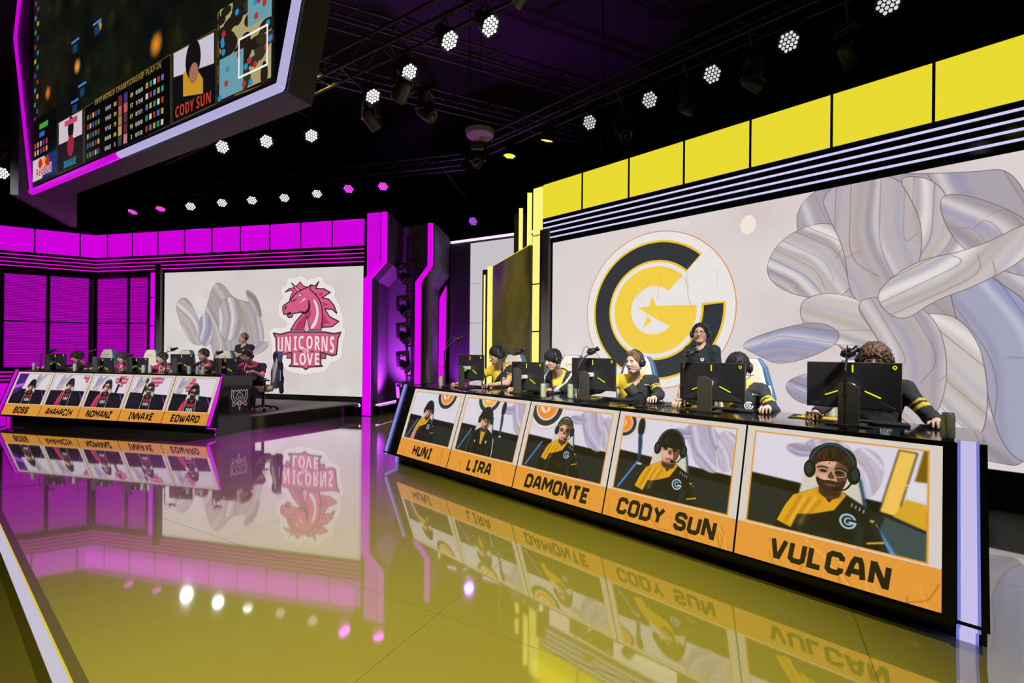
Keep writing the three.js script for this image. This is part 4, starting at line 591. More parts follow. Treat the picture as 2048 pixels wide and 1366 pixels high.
[[428, 716, 437, 706, 0.3], [332, 707, 346, 699, 0.3], [322, 712, 258, 712, 0.3], [158, 708, 182, 703, 0.3], [82, 709, 103, 702, 0.3]].forEach((q, i) => { if (i === 2) q[0] = 248; camStand(MAG, ...q, 'pole mounted desk camera facing the ' + SEATS.m[i].who); });

// ---------- cans, keyboards, mice, pads, cables ----------
function canTex() { const [c, x] = canvas(256, 256); x.fillStyle = '#aab3a4'; x.fillRect(0, 0, 256, 256); for (let i = 0; i < 60; i++) { x.fillStyle = i % 2 ? 'rgba(120,128,116,.35)' : 'rgba(210,216,204,.3)'; x.fillRect(rnd() * 256, rnd() * 256, 6 + rnd() * 24, 4 + rnd() * 30); } smooth(x, [[40, 60], [70, 120], [50, 170], [80, 220]], null, '#6c756a', 7, true); smooth(x, [[160, 50], [190, 110], [170, 190]], null, '#6c756a', 6, true); return c; }
const canMat = new THREE.MeshStandardMaterial({ map: tex(canTex()), roughness: 0.45, metalness: 0.1 });
const canGeo = new THREE.LatheGeometry([[0, 0.004], [0.022, 0.003], [0.026, 0], [0.031, 0.012], [0.032, 0.02], [0.032, 0.138], [0.027, 0.152], [0.026, 0.157]].map((p) => new THREE.Vector2(...p)), 24);
const lidGeo = new THREE.LatheGeometry([[0.0, 0.152], [0.022, 0.152], [0.0245, 0.157], [0.027, 0.158], [0.027, 0.154]].map((p) => new THREE.Vector2(...p)), 24);
function can(st, u, v, b, label, s = 1.12) { const p = onB(st, u, v, b), g = put(thing('drink_can', label, 'can', 'cans on the desks'), st, p.a, b, TOP, u); add('can_body', canGeo, canMat, g); add('lid', lidGeo, M.metal, g); add('tab', rbox(0.012, 0.002, 0.02, 0.001, 0, 0.156, 0.004), M.metal, g); g.scale.setScalar(s); }
can(YEL, 1896, 850, 0.27, 'pale silver can at the end of the desk beside the bearded player'); can(YEL, 1087, 780, 0.3, 'pale silver can in front of the player in the black jacket'); can(YEL, 1141, 785, 0.5, 'pale silver can standing between the black jacket player and a monitor'); can(YEL, 883, 766, 0.3, 'pale silver can at the far corner of the yellow team desk');
can(MAG, 68, 742, 0.28, 'pale can at the far corner of the magenta desk'); can(MAG, 150, 742, 0.28, 'pale can in front of the hooded player'); can(MAG, 287, 745, 0.28, 'pale can close behind the third monitor of the magenta desk'); can(MAG, 300, 745, 0.28, 'pale can in front of the short haired player of the pink team'); can(MAG, 378, 746, 0.28, 'pale can standing alone behind the fourth monitor'); can(MAG, 395, 745, 0.3, 'pale can of a close pair before the player in square glasses'); can(MAG, 406, 745, 0.26, 'pale can touching the pair before the player in square glasses');
function padTex() { const [c, x] = canvas(256, 128); x.fillStyle = '#16140c'; x.fillRect(0, 0, 256, 128); for (let i = 0; i < 16; i++) shape(x, [[rnd() * 256, rnd() * 128], [rnd() * 256, rnd() * 128], [rnd() * 256, rnd() * 128]], i % 3 ? '#d7a912' : '#efcf3a'); return c; }
const padMat = new THREE.MeshStandardMaterial({ map: tex(padTex()), roughness: 0.8 }), padGeo = rbox(0.42, 0.004, 0.32, 0.002), keyGeo = rbox(0.0145, 0.008, 0.0145, 0.002, 0, 0, 0, 1), mouseGeo = new THREE.SphereGeometry(1, 16, 10).scale(0.032, 0.02, 0.056);
const kbGeo = rbox(0.36, 0.018, 0.13, 0.005, 0, 0.009, 0), keysGeo = merge(Array.from({ length: 70 }, (_, i) => keyGeo.clone().translate(-0.165 + (i % 14) * 0.0254, 0.02, -0.05 + Math.floor(i / 14) * 0.025)));
for (const [k, st] of [['y', YEL], ['m', MAG]]) SEATS[k].forEach((s, i) => {
  const a = [[0.6, 1.715, 2.975, 4.14, 5.365], [0.39, 1.64, 2.855, 4.05, 5.475]][k === 'y' ? 0 : 1][i];
  const kb = put(thing('keyboard', 'slim black keyboard of the ' + s.who, 'keyboard', 'keyboards on the desks'), st, a - 0.12, 0.74, TOP + 0.001, 0.12); add('keyboard_body', kbGeo, M.black, kb); const kk = add('keys', keysGeo, M.dark, kb); kk.userData.kind = 'stuff';
  const p = tag(add('mouse_pad', padGeo, k === 'y' ? padMat : M.matte, scene), (k === 'y' ? 'yellow and black mouse pad beside the ' : 'dark mouse pad beside the ') + s.who, 'mouse pad', 'mouse pads'); put(p, st, a + 0.3, 0.78, TOP + 0.003, 0.05);
  const mo = put(thing('computer_mouse', 'black mouse of the ' + s.who, 'mouse', 'mice on the desks'), st, a + 0.3, 0.72, TOP + 0.006, 0); add('mouse_shell', mouseGeo.clone().translate(0, 0.017, 0), M.black, mo); add('wheel', new THREE.TorusGeometry(0.008, 0.004, 6, 12).rotateY(Math.PI / 2).translate(0, 0.034, 0.03), M.accent, mo);
});
function cable(st, pts, label, r = 0.004) { const g = thing('cable', label, 'cable'); add('cord', tube(pts.map(([a, b, y]) => st.at(a, b, TOP + y)), r, 40, 6), M.black, g); return g; }
for (const [a, who] of [[2.35, 'bowl cut player and the brown haired player'], [5.65, 'far corner can and the player in round glasses']]) for (let i = 0; i < 3; i++) cable(YEL, [[a - 0.3 + i * 0.05, 0.35, 0.006], [a - 0.2, 0.32 + i * 0.04, 0.05 + i * 0.02], [a - 0.1 + i * 0.03, 0.42, 0.006], [a + 0.02, 0.36, 0.07 - i * 0.02], [a + 0.14, 0.44, 0.006], [a + 0.26 - i * 0.04, 0.3 + i * 0.06, 0.02]], ['thin cable', 'looped cable', 'tangled cable'][i] + ' between the ' + who);
{ // black cylinder on a bent arm before the brown haired player
  const p = onB(YEL, 1275, 800, 0.36), g = put(thing('desk_fan_heater', 'black tilted cylinder with pale rim on a bent arm before the brown haired player', 'heater'), YEL, p.a, 0.36, TOP);
  const c = new THREE.LatheGeometry([[0, 0], [0.05, 0], [0.058, 0.01], [0.06, 0.1], [0.054, 0.112], [0.05, 0.108], [0.046, 0.09], [0, 0.088]].map((q) => new THREE.Vector2(...q)), 28).rotateZ(0.6).rotateX(0.3).translate(-0.03, 0.12, 0); add('drum', c, std(0.03, 0.03, 0.03, 0.7), g); add('rim', new THREE.TorusGeometry(0.055, 0.006, 8, 28).rotateX(Math.PI / 2).translate(0, 0.108, 0).rotateZ(0.6).rotateX(0.3).translate(-0.03, 0.12, 0), M.can, g); add('arm', tube([V(0.0, 0.15, 0), V(0.07, 0.14, 0), V(0.085, 0.06, 0), V(0.06, 0.01, 0)], 0.012, 16), M.black, g); add('foot', rbox(0.1, 0.012, 0.09, 0.004, 0.04, 0.006, 0), M.black, g);
}

// ---------- gaming chairs ----------
function chairProto() {
  const c = thing('gaming_chair', '', 'chair', 'gaming chairs behind the desks');
  const out = [[-0.2, 0], [-0.27, 0.28], [-0.29, 0.42], [-0.23, 0.62], [-0.19, 0.76], [-0.13, 0.84], [0.13, 0.84], [0.19, 0.76], [0.23, 0.62], [0.29, 0.42], [0.27, 0.28], [0.2, 0]], inn = out.map(([x, y]) => [x * 0.80, 0.03 + y * 0.955]);
  const tilt = (g) => g.rotateX(-0.13).translate(0, 0.54, -0.2);
  const b = add('backrest', tilt(poly(out, 0.06, 0.02).translate(0, 0, -0.06)), M.blue, c, 'dark blue shell'); 
  add('front_pad', tilt(poly(inn, 0.03, 0.018).translate(0, 0, 0.0)), M.cream, b, 'cream leather pad');
  for (const s of [-1, 1]) add('side_bolster', tilt(new THREE.SphereGeometry(1, 16, 12).scale(0.045, 0.2, 0.05).rotateZ(s * -0.08).translate(s * 0.235, 0.36, 0.015)), M.cream, b);
  const [cv, x] = canvas(256, 96); x.fillStyle = '#d5c9b3'; x.fillRect(0, 0, 256, 96); x.fillStyle = '#26221c'; x.font = 'bold 34px sans-serif'; x.fillText('SECRET', 88, 44); x.fillText('LAB', 150, 80); shape(x, [[22, 20], [62, 20], [66, 34], [42, 70], [18, 34]], null, '#26221c', 6);
  add('brand_patch', tilt(box(0.2, 0.075, 0.004, 0, 0.7, 0.052)), new THREE.MeshStandardMaterial({ map: tex(cv), roughness: 0.6 }), b, 'brand lettering');
  add('seat', merge([rbox(0.46, 0.1, 0.48, 0.045, 0, 0.5, 0.04, 3), rbox(0.1, 0.12, 0.42, 0.05, 0.22, 0.53, 0.04, 3), rbox(0.1, 0.12, 0.42, 0.05, -0.22, 0.53, 0.04, 3)]), M.cream, c);
  for (const s of [-1, 1]) { const a = add('armrest', rbox(0.09, 0.03, 0.24, 0.014, s * 0.32, 0.72, 0.02), M.black, c); add('arm_post', bar(V(s * 0.3, 0.48, 0), V(s * 0.32, 0.71, 0), 0.018), M.dark, a); }
  add('gas_lift', merge([bar(V(0, 0.1, 0), V(0, 0.46, 0), 0.03), rbox(0.2, 0.04, 0.25, 0.01, 0, 0.45, 0)]), M.dark, c);
  for (let i = 0; i < 5; i++) { const t = i * 1.2566 + 0.3, e = V(Math.sin(t) * 0.3, 0.07, Math.cos(t) * 0.3), l = add('base_leg', bar(V(0, 0.11, 0), e, 0.026, 0.018), M.black, c); add('caster', new THREE.CylinderGeometry(0.03, 0.03, 0.045, 14).rotateZ(Math.PI / 2).rotateY(t + 0.6).translate(e.x, 0.031, e.z), M.gloss, l); }
  return c;
}
const protoChair = chairProto(); let firstChair = true;
function chair(st, a, b, turn, label) { const c = firstChair ? protoChair : copyOf(protoChair, label); c.userData.label = label; firstChair = false; put(c, st, a, b, 0.301, turn); c.scale.setScalar(1.0); return c; }

// ---------- people ----------
// signed distances
const clamp01 = (t) => t < 0 ? 0 : t > 1 ? 1 : t;
function cone(ax, ay, az, ra, bx, by, bz, rb) { const dx = bx - ax, dy = by - ay, dz = bz - az, l = dx * dx + dy * dy + dz * dz || 1e-9; return (x, y, z) => { const t = clamp01(((x - ax) * dx + (y - ay) * dy + (z - az) * dz) / l); const p = x - ax - t * dx, q = y - ay - t * dy, r = z - az - t * dz; return Math.sqrt(p * p + q * q + r * r) - ra - (rb - ra) * t; }; }
function lump(cx, cy, cz, rx, ry, rz) { return (x, y, z) => { const a = (x - cx) / rx, b = (y - cy) / ry, c = (z - cz) / rz, k = Math.sqrt(a * a + b * b + c * c), m = Math.sqrt(a * a / rx / rx + b * b / ry / ry + c * c / rz / rz); return m < 1e-6 ? -Math.min(rx, ry, rz) : k * (k - 1) / m; }; }
const smin = (a, b, k) => { const h = Math.max(k - Math.abs(a - b), 0) / k; return Math.min(a, b) - h * h * k * 0.25; };
const blend = (list, k) => (x, y, z) => { let d = 9; for (const f of list) d = smin(d, f(x, y, z), k); return d; };
// surface nets
function netMesh(f, lo, hi, cell) {
  const n = [0, 1, 2].map((i) => Math.ceil((hi[i] - lo[i]) / cell) + 1), [nx, ny, nz] = n, D = new Float32Array(nx * ny * nz), at = (i, j, k) => (k * ny + j) * nx + i;
  const B = 4, far = B * cell * 0.87 + 0.022; // blocks far from the surface are filled with one value
  for (let k = 0; k < nz; k += B) for (let j = 0; j < ny; j += B) for (let i = 0; i < nx; i += B) {
    const m = f(lo[0] + (i + B / 2 - 0.5) * cell, lo[1] + (j + B / 2 - 0.5) * cell, lo[2] + (k + B / 2 - 0.5) * cell), skip = Math.abs(m) > far;
    for (let c = k; c < Math.min(k + B, nz); c++) for (let b = j; b < Math.min(j + B, ny); b++) for (let a = i; a < Math.min(i + B, nx); a++) D[at(a, b, c)] = skip ? m : f(lo[0] + a * cell, lo[1] + b * cell, lo[2] + c * cell);
  }
  const id = new Int32Array(nx * ny * nz).fill(-1), pos = [], idx = [], E = [[0, 1], [2, 3], [4, 5], [6, 7], [0, 2], [1, 3], [4, 6], [5, 7], [0, 4], [1, 5], [2, 6], [3, 7]];
  for (let k = 0; k < nz - 1; k++) for (let j = 0; j < ny - 1; j++) for (let i = 0; i < nx - 1; i++) {
    const v = []; let m = 0; for (let q = 0; q < 8; q++) { v[q] = D[at(i + (q & 1), j + ((q >> 1) & 1), k + (q >> 2))]; if (v[q] < 0) m |= 1 << q; }
    if (m === 0 || m === 255) continue;
    let sx = 0, sy = 0, sz = 0, c = 0;
    for (const [a, b] of E) if ((v[a] < 0) !== (v[b] < 0)) { const t = v[a] / (v[a] - v[b]); sx += (a & 1) + t * ((b & 1) - (a & 1)); sy += ((a >> 1) & 1) + t * (((b >> 1) & 1) - ((a >> 1) & 1)); sz += (a >> 2) + t * ((b >> 2) - (a >> 2)); c++; }
    id[at(i, j, k)] = pos.length / 3; pos.push(lo[0] + (i + sx / c) * cell, lo[1] + (j + sy / c) * cell, lo[2] + (k + sz / c) * cell);
  }
  const quad = (a, b, c, d, flip) => { if (a < 0 || b < 0 || c < 0 || d < 0) return; flip ? idx.push(a, c, b, a, d, c) : idx.push(a, b, c, a, c, d); };
  for (let k = 1; k < nz - 1; k++) for (let j = 1; j < ny - 1; j++) for (let i = 1; i < nx - 1; i++) {
    const s = D[at(i, j, k)] < 0;
    if (s !== D[at(i + 1, j, k)] < 0) quad(id[at(i, j - 1, k - 1)], id[at(i, j, k - 1)], id[at(i, j, k)], id[at(i, j - 1, k)], !s);
    if (s !== D[at(i, j + 1, k)] < 0) quad(id[at(i - 1, j, k - 1)], id[at(i - 1, j, k)], id[at(i, j, k)], id[at(i, j, k - 1)], !s);
    if (s !== D[at(i, j, k + 1)] < 0) quad(id[at(i - 1, j - 1, k)], id[at(i, j - 1, k)], id[at(i, j, k)], id[at(i - 1, j, k)], !s);
  }
  const g = new THREE.BufferGeometry(); g.setAttribute('position', new THREE.Float32BufferAttribute(pos, 3)); g.setIndex(idx);
  g.computeVertexNormals(); return g;
}
// a relaxed hand: wrist at the origin, fingers along +z, palm down, thumb towards +x (mirrored for the other hand)
const handF = (() => {
  const L = [cone(0, 0, -0.02, 0.024, 0, 0, 0.02, 0.026), lump(0, 0.0, 0.05, 0.040, 0.017, 0.046)], out = [];
  [[-0.031, 0.066, 0.85], [-0.011, 0.078, 1.0], [0.01, 0.082, 1.06], [0.03, 0.074, 0.97]].forEach(([x, z, s]) => { const y = 0.004, p = [[x, y, z], [x * 1.12, y + 0.012, z + 0.036 * s], [x * 1.18, y - 0.004, z + 0.060 * s], [x * 1.18, y - 0.026, z + 0.070 * s]]; out.push(blend([cone(...p[0], 0.0095, ...p[1], 0.009), cone(...p[1], 0.009, ...p[2], 0.0082), cone(...p[2], 0.0082, ...p[3], 0.0072)], 0.004)); });
  const th = blend([cone(0.022, -0.004, 0.018, 0.015, 0.046, -0.008, 0.046, 0.0115), cone(0.046, -0.008, 0.046, 0.011, 0.054, -0.015, 0.078, 0.009)], 0.006), palm = blend([...L, th], 0.012);
  return (x, y, z) => { let d = palm(x, y, z); let f = 9; for (const q of out) f = Math.min(f, q(x, y, z)); return smin(d, f, 0.006); };
})();
const handGeo = netMesh(handF, [-0.06, -0.05, -0.06], [0.085, 0.05, 0.17], 0.0042);
function headField(o) {
  const j = o.jaw ?? 1, parts = blend([lump(0, 0.03, -0.012, 0.077, 0.088, 0.095), lump(0, -0.035, 0.016, 0.061 * j, 0.085, 0.07), cone(-0.012, -0.1, 0.055, 0.02, 0.012, -0.1, 0.055, 0.02), cone(-0.046 * j, -0.055, 0.0, 0.026, -0.016, -0.095, 0.05, 0.02), cone(0.046 * j, -0.055, 0, 0.026, 0.016, -0.095, 0.05, 0.02), lump(-0.04, -0.025, 0.052, 0.026, 0.03, 0.026), lump(0.04, -0.025, 0.052, 0.026, 0.03, 0.026)], 0.03);
  const brow = cone(-0.036, 0.023, 0.072, 0.011, 0.036, 0.023, 0.072, 0.011), nose = blend([cone(0, 0.016, 0.084, 0.008, 0, -0.026, 0.104, 0.012), lump(-0.011, -0.028, 0.094, 0.009, 0.008, 0.01), lump(0.011, -0.028, 0.094, 0.009, 0.008, 0.01)], 0.01), lipU = lump(0, -0.054, 0.087, 0.021, 0.005, 0.009), lipL = lump(0, -0.064, 0.085, 0.018, 0.0055, 0.009);
  const ears = [lump(-0.08, -0.005, -0.01, 0.009, 0.031, 0.018), lump(0.08, -0.005, -0.01, 0.009, 0.031, 0.018)], sock = [lump(-0.031, 0.004, 0.096, 0.019, 0.012, 0.02), lump(0.031, 0.004, 0.096, 0.019, 0.012, 0.02)], eye = [lump(-0.031, 0.003, 0.069, 0.0135, 0.0095, 0.0125), lump(0.031, 0.003, 0.069, 0.0135, 0.0095, 0.0125)];
  return (x, y, z) => { let d = smin(smin(parts(x, y, z), brow(x, y, z), 0.018), nose(x, y, z), 0.012); for (const s of sock) d = -smin(-d, s(x, y, z), 0.012); d = Math.min(d, eye[0](x, y, z), eye[1](x, y, z)); d = smin(d, Math.min(lipU(x, y, z), lipL(x, y, z)), 0.005); for (const e of ears) d = smin(d, e(x, y, z), 0.008); return d; };
}
const mixc = (a, b, t) => [a[0] + (b[0] - a[0]) * t, a[1] + (b[1] - a[1]) * t, a[2] + (b[2] - a[2]) * t];
function headPaint(o) {
  const s = o.skin;
  return (p) => {
    const { x, y, z } = p, ax = Math.abs(x);
    if (z > 0.07 && Math.abs(ax - 0.031) < 0.012 && Math.abs(y - 0.002) < 0.0055 && z < 0.09) return Math.hypot(ax - 0.031, y - 0.003) < 0.0062 ? [0.02, 0.014, 0.01] : [0.42, 0.36, 0.33];
    if (z > 0.07 && Math.abs(ax - 0.031) < 0.013 && y > 0.006 && y < 0.011 && z < 0.09) return mixc(s, [0.05, 0.03, 0.03], 0.6);
    if (z > 0.055 && ax > 0.012 && ax < 0.05 && y > 0.021 - (ax - 0.03) * 0.12 && y < 0.031 - (ax - 0.03) * 0.15) return o.browc ?? o.hair;
    if (z > 0.08 && ax < 0.022 && y > -0.07 && y < -0.048) return mixc(s, [0.42, 0.10, 0.10], 0.55);
    if (o.beard) { const m = (y < -0.045 && z > -0.01 && z < 0.2 && !(ax < 0.02 && y > -0.07 && z > 0.082)) || (y > -0.05 && y < -0.036 && ax < 0.03 && z > 0.075) || (ax > 0.055 && y < 0 && y > -0.06 && z > 0 && z < 0.04); if (m) return mixc(s, o.beard, o.beardK ?? 0.8); }
    return mixc(s, [s[0], s[1] * 0.7, s[2] * 0.65], clamp01(1 - Math.hypot(ax - 0.042, y + 0.025, z - 0.07) / 0.03) * 0.35);
  };
}
function hairField(o) {
  const n = (x, y, z) => Math.sin(x * 140 + Math.sin(z * 90) * 2) * Math.sin(z * 120 + y * 60) * Math.sin(y * 110 + x * 50);
  const st = o.style, th = { short: 0.010, fringe: 0.02, curly: 0.026, buzz: 0.006, swept: 0.016, quiff: 0.007 }[st], amp = { short: 0.004, fringe: 0.005, curly: 0.011, buzz: 0.0015, swept: 0.006, quiff: 0.003 }[st];
  const cap = lump(0, 0.032, -0.014, 0.079 + th, 0.09 + th, 0.096 + th), cut = { short: lump(0, -0.055, 0.105, 0.078, 0.115, 0.09), buzz: lump(0, -0.045, 0.105, 0.08, 0.115, 0.1), fringe: lump(0, -0.075, 0.105, 0.074, 0.112, 0.09), curly: lump(0, -0.06, 0.11, 0.08, 0.11, 0.09), swept: lump(0.0, -0.045, 0.108, 0.08, 0.112, 0.092), quiff: lump(0, -0.032, 0.108, 0.082, 0.115, 0.098) }[st], low = { short: -0.035, buzz: -0.03, fringe: -0.055, curly: -0.04, swept: -0.035, quiff: -0.03 }[st];
  const tuft = st === 'swept' ? cone(-0.03, 0.105, 0.06, 0.02, 0.045, 0.112, 0.03, 0.024) : st === 'quiff' ? cone(-0.035, 0.098, 0.052, 0.02, 0.03, 0.106, 0.048, 0.021) : null;
  return (x, y, z) => { let d = cap(x, y, z); if (tuft) d = smin(d, tuft(x, y, z), 0.03); d += n(x, y, z) * amp; d = Math.max(d, -cut(x, y, z)); d = Math.max(d, low - y + (z < -0.04 ? -0.035 : 0) + Math.max(0, z - 0.02) * 0.9); return d; };
}
const skinMat = new THREE.MeshPhysicalMaterial({ vertexColors: true, roughness: 0.5, sheen: 0.2, sheenRoughness: 0.6 }), clothMat = new THREE.MeshStandardMaterial({ vertexColors: true, roughness: 0.85, bumpMap: null }), hairMat = new THREE.MeshPhysicalMaterial({ vertexColors: true, roughness: 0.55, specularIntensity: 0.35 });
function ik(s, w, l1, l2, pole) { const d = w.clone().sub(s), L = Math.min(d.length(), l1 + l2 - 0.002), a = (l1 * l1 - l2 * l2 + L * L) / (2 * L), h = Math.sqrt(Math.max(0, l1 * l1 - a * a)); d.normalize(); const p = pole.clone().addScaledVector(d, -pole.dot(d)).normalize(); return s.clone().addScaledVector(d, a).addScaledVector(p, h); }
const printTex = (draw, w = 256, h = 256) => { const [c, x] = canvas(w, h); draw(x); return new THREE.MeshStandardMaterial({ map: tex(c), roughness: 0.85 }); };
const EMBLEM = printTex((x) => { x.fillStyle = '#1a1a1b'; x.fillRect(0, 0, 256, 256); x.strokeStyle = '#dfe4e6'; x.lineWidth = 30; x.beginPath(); x.arc(128, 128, 96, -0.75, 0.05, true); x.stroke(); x.lineWidth = 26; x.beginPath(); x.arc(128, 128, 46, -0.75, 0.3, true); x.stroke(); x.fillStyle = '#dfe4e6'; x.fillRect(128, 118, 60, 24); });
const MARKS = printTex((x) => { x.fillStyle = '#1a1a1b'; x.fillRect(0, 0, 256, 256); x.strokeStyle = '#d6d8d6'; x.lineWidth = 16; for (let i = 0; i < 5; i++) { x.beginPath(); x.moveTo(30 + i * 44, 60); x.lineTo(20 + i * 44, 190); x.lineTo(52 + i * 44, 150); x.stroke(); } });
const THINK = printTex((x) => { x.fillStyle = '#120d13'; x.fillRect(0, 0, 256, 320); x.textAlign = 'center'; x.font = 'bold 92px sans-serif'; x.save(); x.translate(128, 110); x.rotate(-0.08); x.scale(0.82, 1.1); x.fillStyle = '#d8335c'; x.fillText('THINK', 0, 0); x.restore(); x.save(); x.translate(132, 215); x.rotate(-0.08); x.scale(0.9, 1.1); x.fillStyle = '#e9eff0'; x.fillText('PINK', 0, 0); x.restore(); x.strokeStyle = '#d8335c'; x.lineWidth = 5; for (let i = 0; i < 6; i++) { x.beginPath(); x.moveTo(40 + i * 36, 120); x.lineTo(36 + i * 36, 150 + (i * 37) % 50); x.stroke(); } }, 256, 320);
const CREST = printTex((x) => { x.fillStyle = '#0e1512'; x.fillRect(0, 0, 256, 256); x.fillStyle = '#c9d2cc'; x.beginPath(); x.arc(128, 128, 90, 0, 7); x.fill(); x.fillStyle = '#0e1512'; x.fillRect(90, 100, 76, 20); x.fillRect(118, 80, 20, 110); });
function person(o) {
  const H = o.H, k = o.k ?? 1, g = thing('person', o.label, 'person', o.group), seat = !o.standing, lean = o.lean ?? 0;
  const sh = H - 0.335, hipY = seat ? H - 0.82 : H - 0.86, hipZ = seat ? -0.14 - lean : -0.02, chZ = seat ? -0.05 - lean * 0.4 : -0.02;
  const S = [V(-0.16 * k, sh, chZ), V(0.16 * k, sh, chZ)], Wr = o.wrists.map((w) => V(...w)), El = S.map((s, i) => ik(s, Wr[i], 0.29, 0.265, o.poles ? V(...o.poles[i]) : V((i ? 1 : -1) * 0.7, -1, -0.35)));
  const hp = V(0, H - 0.117, o.hz ?? 0.02), neckA = V(0, H - 0.34, chZ), neckB = V(0, H - 0.19, hp.z - 0.015);
  const limb = (a, ra, b, rb) => cone(a.x, a.y, a.z, ra, b.x, b.y, b.z, rb);
  const hips = [V(-0.095, hipY, hipZ), V(0.095, hipY, hipZ)], knees = seat ? [V(-0.14, hipY + 0.0, hipZ + 0.42), V(0.14, hipY, hipZ + 0.42)] : [V(-0.11, 0.5, 0.01), V(0.11, 0.5, 0.02)], ank = seat ? [V(-0.14, 0.1, hipZ + 0.36), V(0.14, 0.1, hipZ + 0.4)] : [V(-0.12, 0.09, -0.02), V(0.12, 0.09, 0.0)];
  const torso = (e) => [lump(0, H - 0.455, chZ, 0.15 * k + e, 0.19 + e, 0.108 * k + e), lump(0, H - 0.64, (chZ + hipZ) / 2, 0.142 * k + e, 0.2 + e, 0.115 * k + e + (o.belly ?? 0)), lump(0, hipY, hipZ, 0.165 * k + e, 0.12 + e, 0.125 * k + e), cone(S[0].x, S[0].y, S[0].z, 0.052 + e, S[1].x, S[1].y, S[1].z, 0.052 + e), cone(0, H - 0.3, chZ, 0.055 + e, 0, H - 0.42, chZ, 0.1 + e)];
  // continuous body
  const bodyF = blend([...torso(0), limb(neckA, 0.06, neckB, 0.052), ...[0, 1].flatMap((i) => [limb(S[i], 0.05, El[i], 0.04), limb(El[i], 0.04, Wr[i], 0.026), limb(hips[i], 0.085, knees[i], 0.06), limb(knees[i], 0.058, ank[i], 0.04), limb(ank[i], 0.04, ank[i].clone().add(V(0, -0.05, 0.12)), 0.035)])], 0.035);
  const lo = [-0.62, 0.0, -0.36 - lean], hi = [0.62, H - 0.12, 0.66]; for (const p of [...Wr, ...El]) { lo[0] = Math.min(lo[0], p.x - 0.1); hi[0] = Math.max(hi[0], p.x + 0.1); hi[2] = Math.max(hi[2], p.z + 0.1); }
  const geos = [], sc = () => o.skin;
  geos.push(paint(netMesh(bodyF, lo, hi, 0.02), sc));
  const hm = new THREE.Matrix4().compose(hp, new THREE.Quaternion().setFromEuler(new THREE.Euler(o.pitch ?? 0, o.yaw ?? 0, o.roll ?? 0, 'YXZ')), V(1, 1, 1)), toHead = (q) => q.applyMatrix4(hm);
  geos.push(toHead(paint(netMesh(headField(o), [-0.1, -0.14, -0.125], [0.1, 0.135, 0.125], 0.0052), headPaint(o))));
  for (const i of [0, 1]) { const h = handGeo.clone(); if (!i) { h.scale(1, 1, 1); } else { h.scale(-1, 1, 1); const ix = h.index.array; for (let q = 0; q < ix.length; q += 3) { const t = ix[q]; ix[q] = ix[q + 1]; ix[q + 1] = t; } h.index = new THREE.BufferAttribute(ix.slice(), 1); }
    const dir = Wr[i].clone().sub(El[i]).normalize(), flat = o.handDirs ? V(...o.handDirs[i]) : V(dir.x * 0.6, Math.min(dir.y, 0) * 0.2 - 0.05, Math.abs(dir.z) + 0.3); const q = new THREE.Matrix4().lookAt(flat.normalize(), V(0, 0, 0), V(0, 1, 0)); h.applyMatrix4(q).translate(Wr[i].x, Wr[i].y, Wr[i].z); geos.push(paint(h, sc)); }
  const whole = mergeGeometries(geos.map((q) => { const r = q.toNonIndexed(); r.deleteAttribute('uv'); return r; }));
  add('body', whole, skinMat, g);
  // jersey or jacket
  const tf = blend(torso(0.016), 0.05), sleeve = o.sleeve ?? [0, 0], arms = [0, 1].map((i) => { const e = El[i].clone(), d = e.clone().sub(S[i]).normalize(), end = S[i].clone().addScaledVector(d, 0.2), up = limb(S[i], 0.064, e, 0.052), fo = limb(El[i], 0.05, Wr[i], 0.036), wd = Wr[i].clone().sub(El[i]).normalize(), we = Wr[i].clone().addScaledVector(wd, -0.015); return sleeve[i] ? (x, y, z) => smin(up(x, y, z), Math.max(fo(x, y, z), (x - we.x) * wd.x + (y - we.y) * wd.y + (z - we.z) * wd.z), 0.03) : (x, y, z) => Math.max(up(x, y, z), (x - end.x) * d.x + (y - end.y) * d.y + (z - end.z) * d.z); });
  const wr = (x, y, z) => Math.sin(x * 46 + y * 31) * Math.sin(y * 38 - z * 29) * 0.004, cf0 = (x, y, z) => { let d = tf(x, y, z); d = smin(d, arms[0](x, y, z), 0.045); d = smin(d, arms[1](x, y, z), 0.045); return d + wr(x, y, z); };
  const neckHole = cone(0, H - 0.36, chZ + 0.05, 0.045, 0, H - 0.15, neckB.z + 0.02, 0.085), bottom = hipY - 0.1, cf = (x, y, z) => Math.max(cf0(x, y, z), bottom - y, -neckHole(x, y, z));
  add(o.cloth, paint(netMesh(cf, [lo[0], hipY - 0.12, lo[2]], [hi[0], H - 0.2, hi[2]], 0.015), (p) => o.color(p, { H, S, El, Wr, chZ })), clothMat, g);
  if (o.collar) add('collar', new THREE.TorusGeometry(0.068, 0.011, 8, 28).rotateX(Math.PI / 2 + 0.35).translate(0, H - 0.275, chZ + 0.028), o.collar, g);
  // trousers and shoes
  const pf = blend([lump(0, hipY, hipZ, 0.17 * k + 0.008, 0.115, 0.135 * k), ...[0, 1].flatMap((i) => [limb(hips[i], 0.098, knees[i], 0.074), limb(knees[i], 0.072, ank[i], 0.056)])], 0.03), pf2 = (x, y, z) => Math.max(pf(x, y, z), 0.07 - y);
  const tc = o.trousers ?? [0.02, 0.022, 0.03]; add('trousers', paint(netMesh(pf2, [-0.36, 0.02, lo[2]], [0.36, hipY + 0.14, 0.55], 0.02), () => tc), clothMat, g);
  for (const i of [0, 1]) add('shoe', merge([rbox(0.09, 0.06, 0.26, 0.028, ank[i].x, 0.045, ank[i].z + 0.06, 3), rbox(0.092, 0.02, 0.262, 0.008, ank[i].x, 0.011, ank[i].z + 0.06)]), M.black, g);
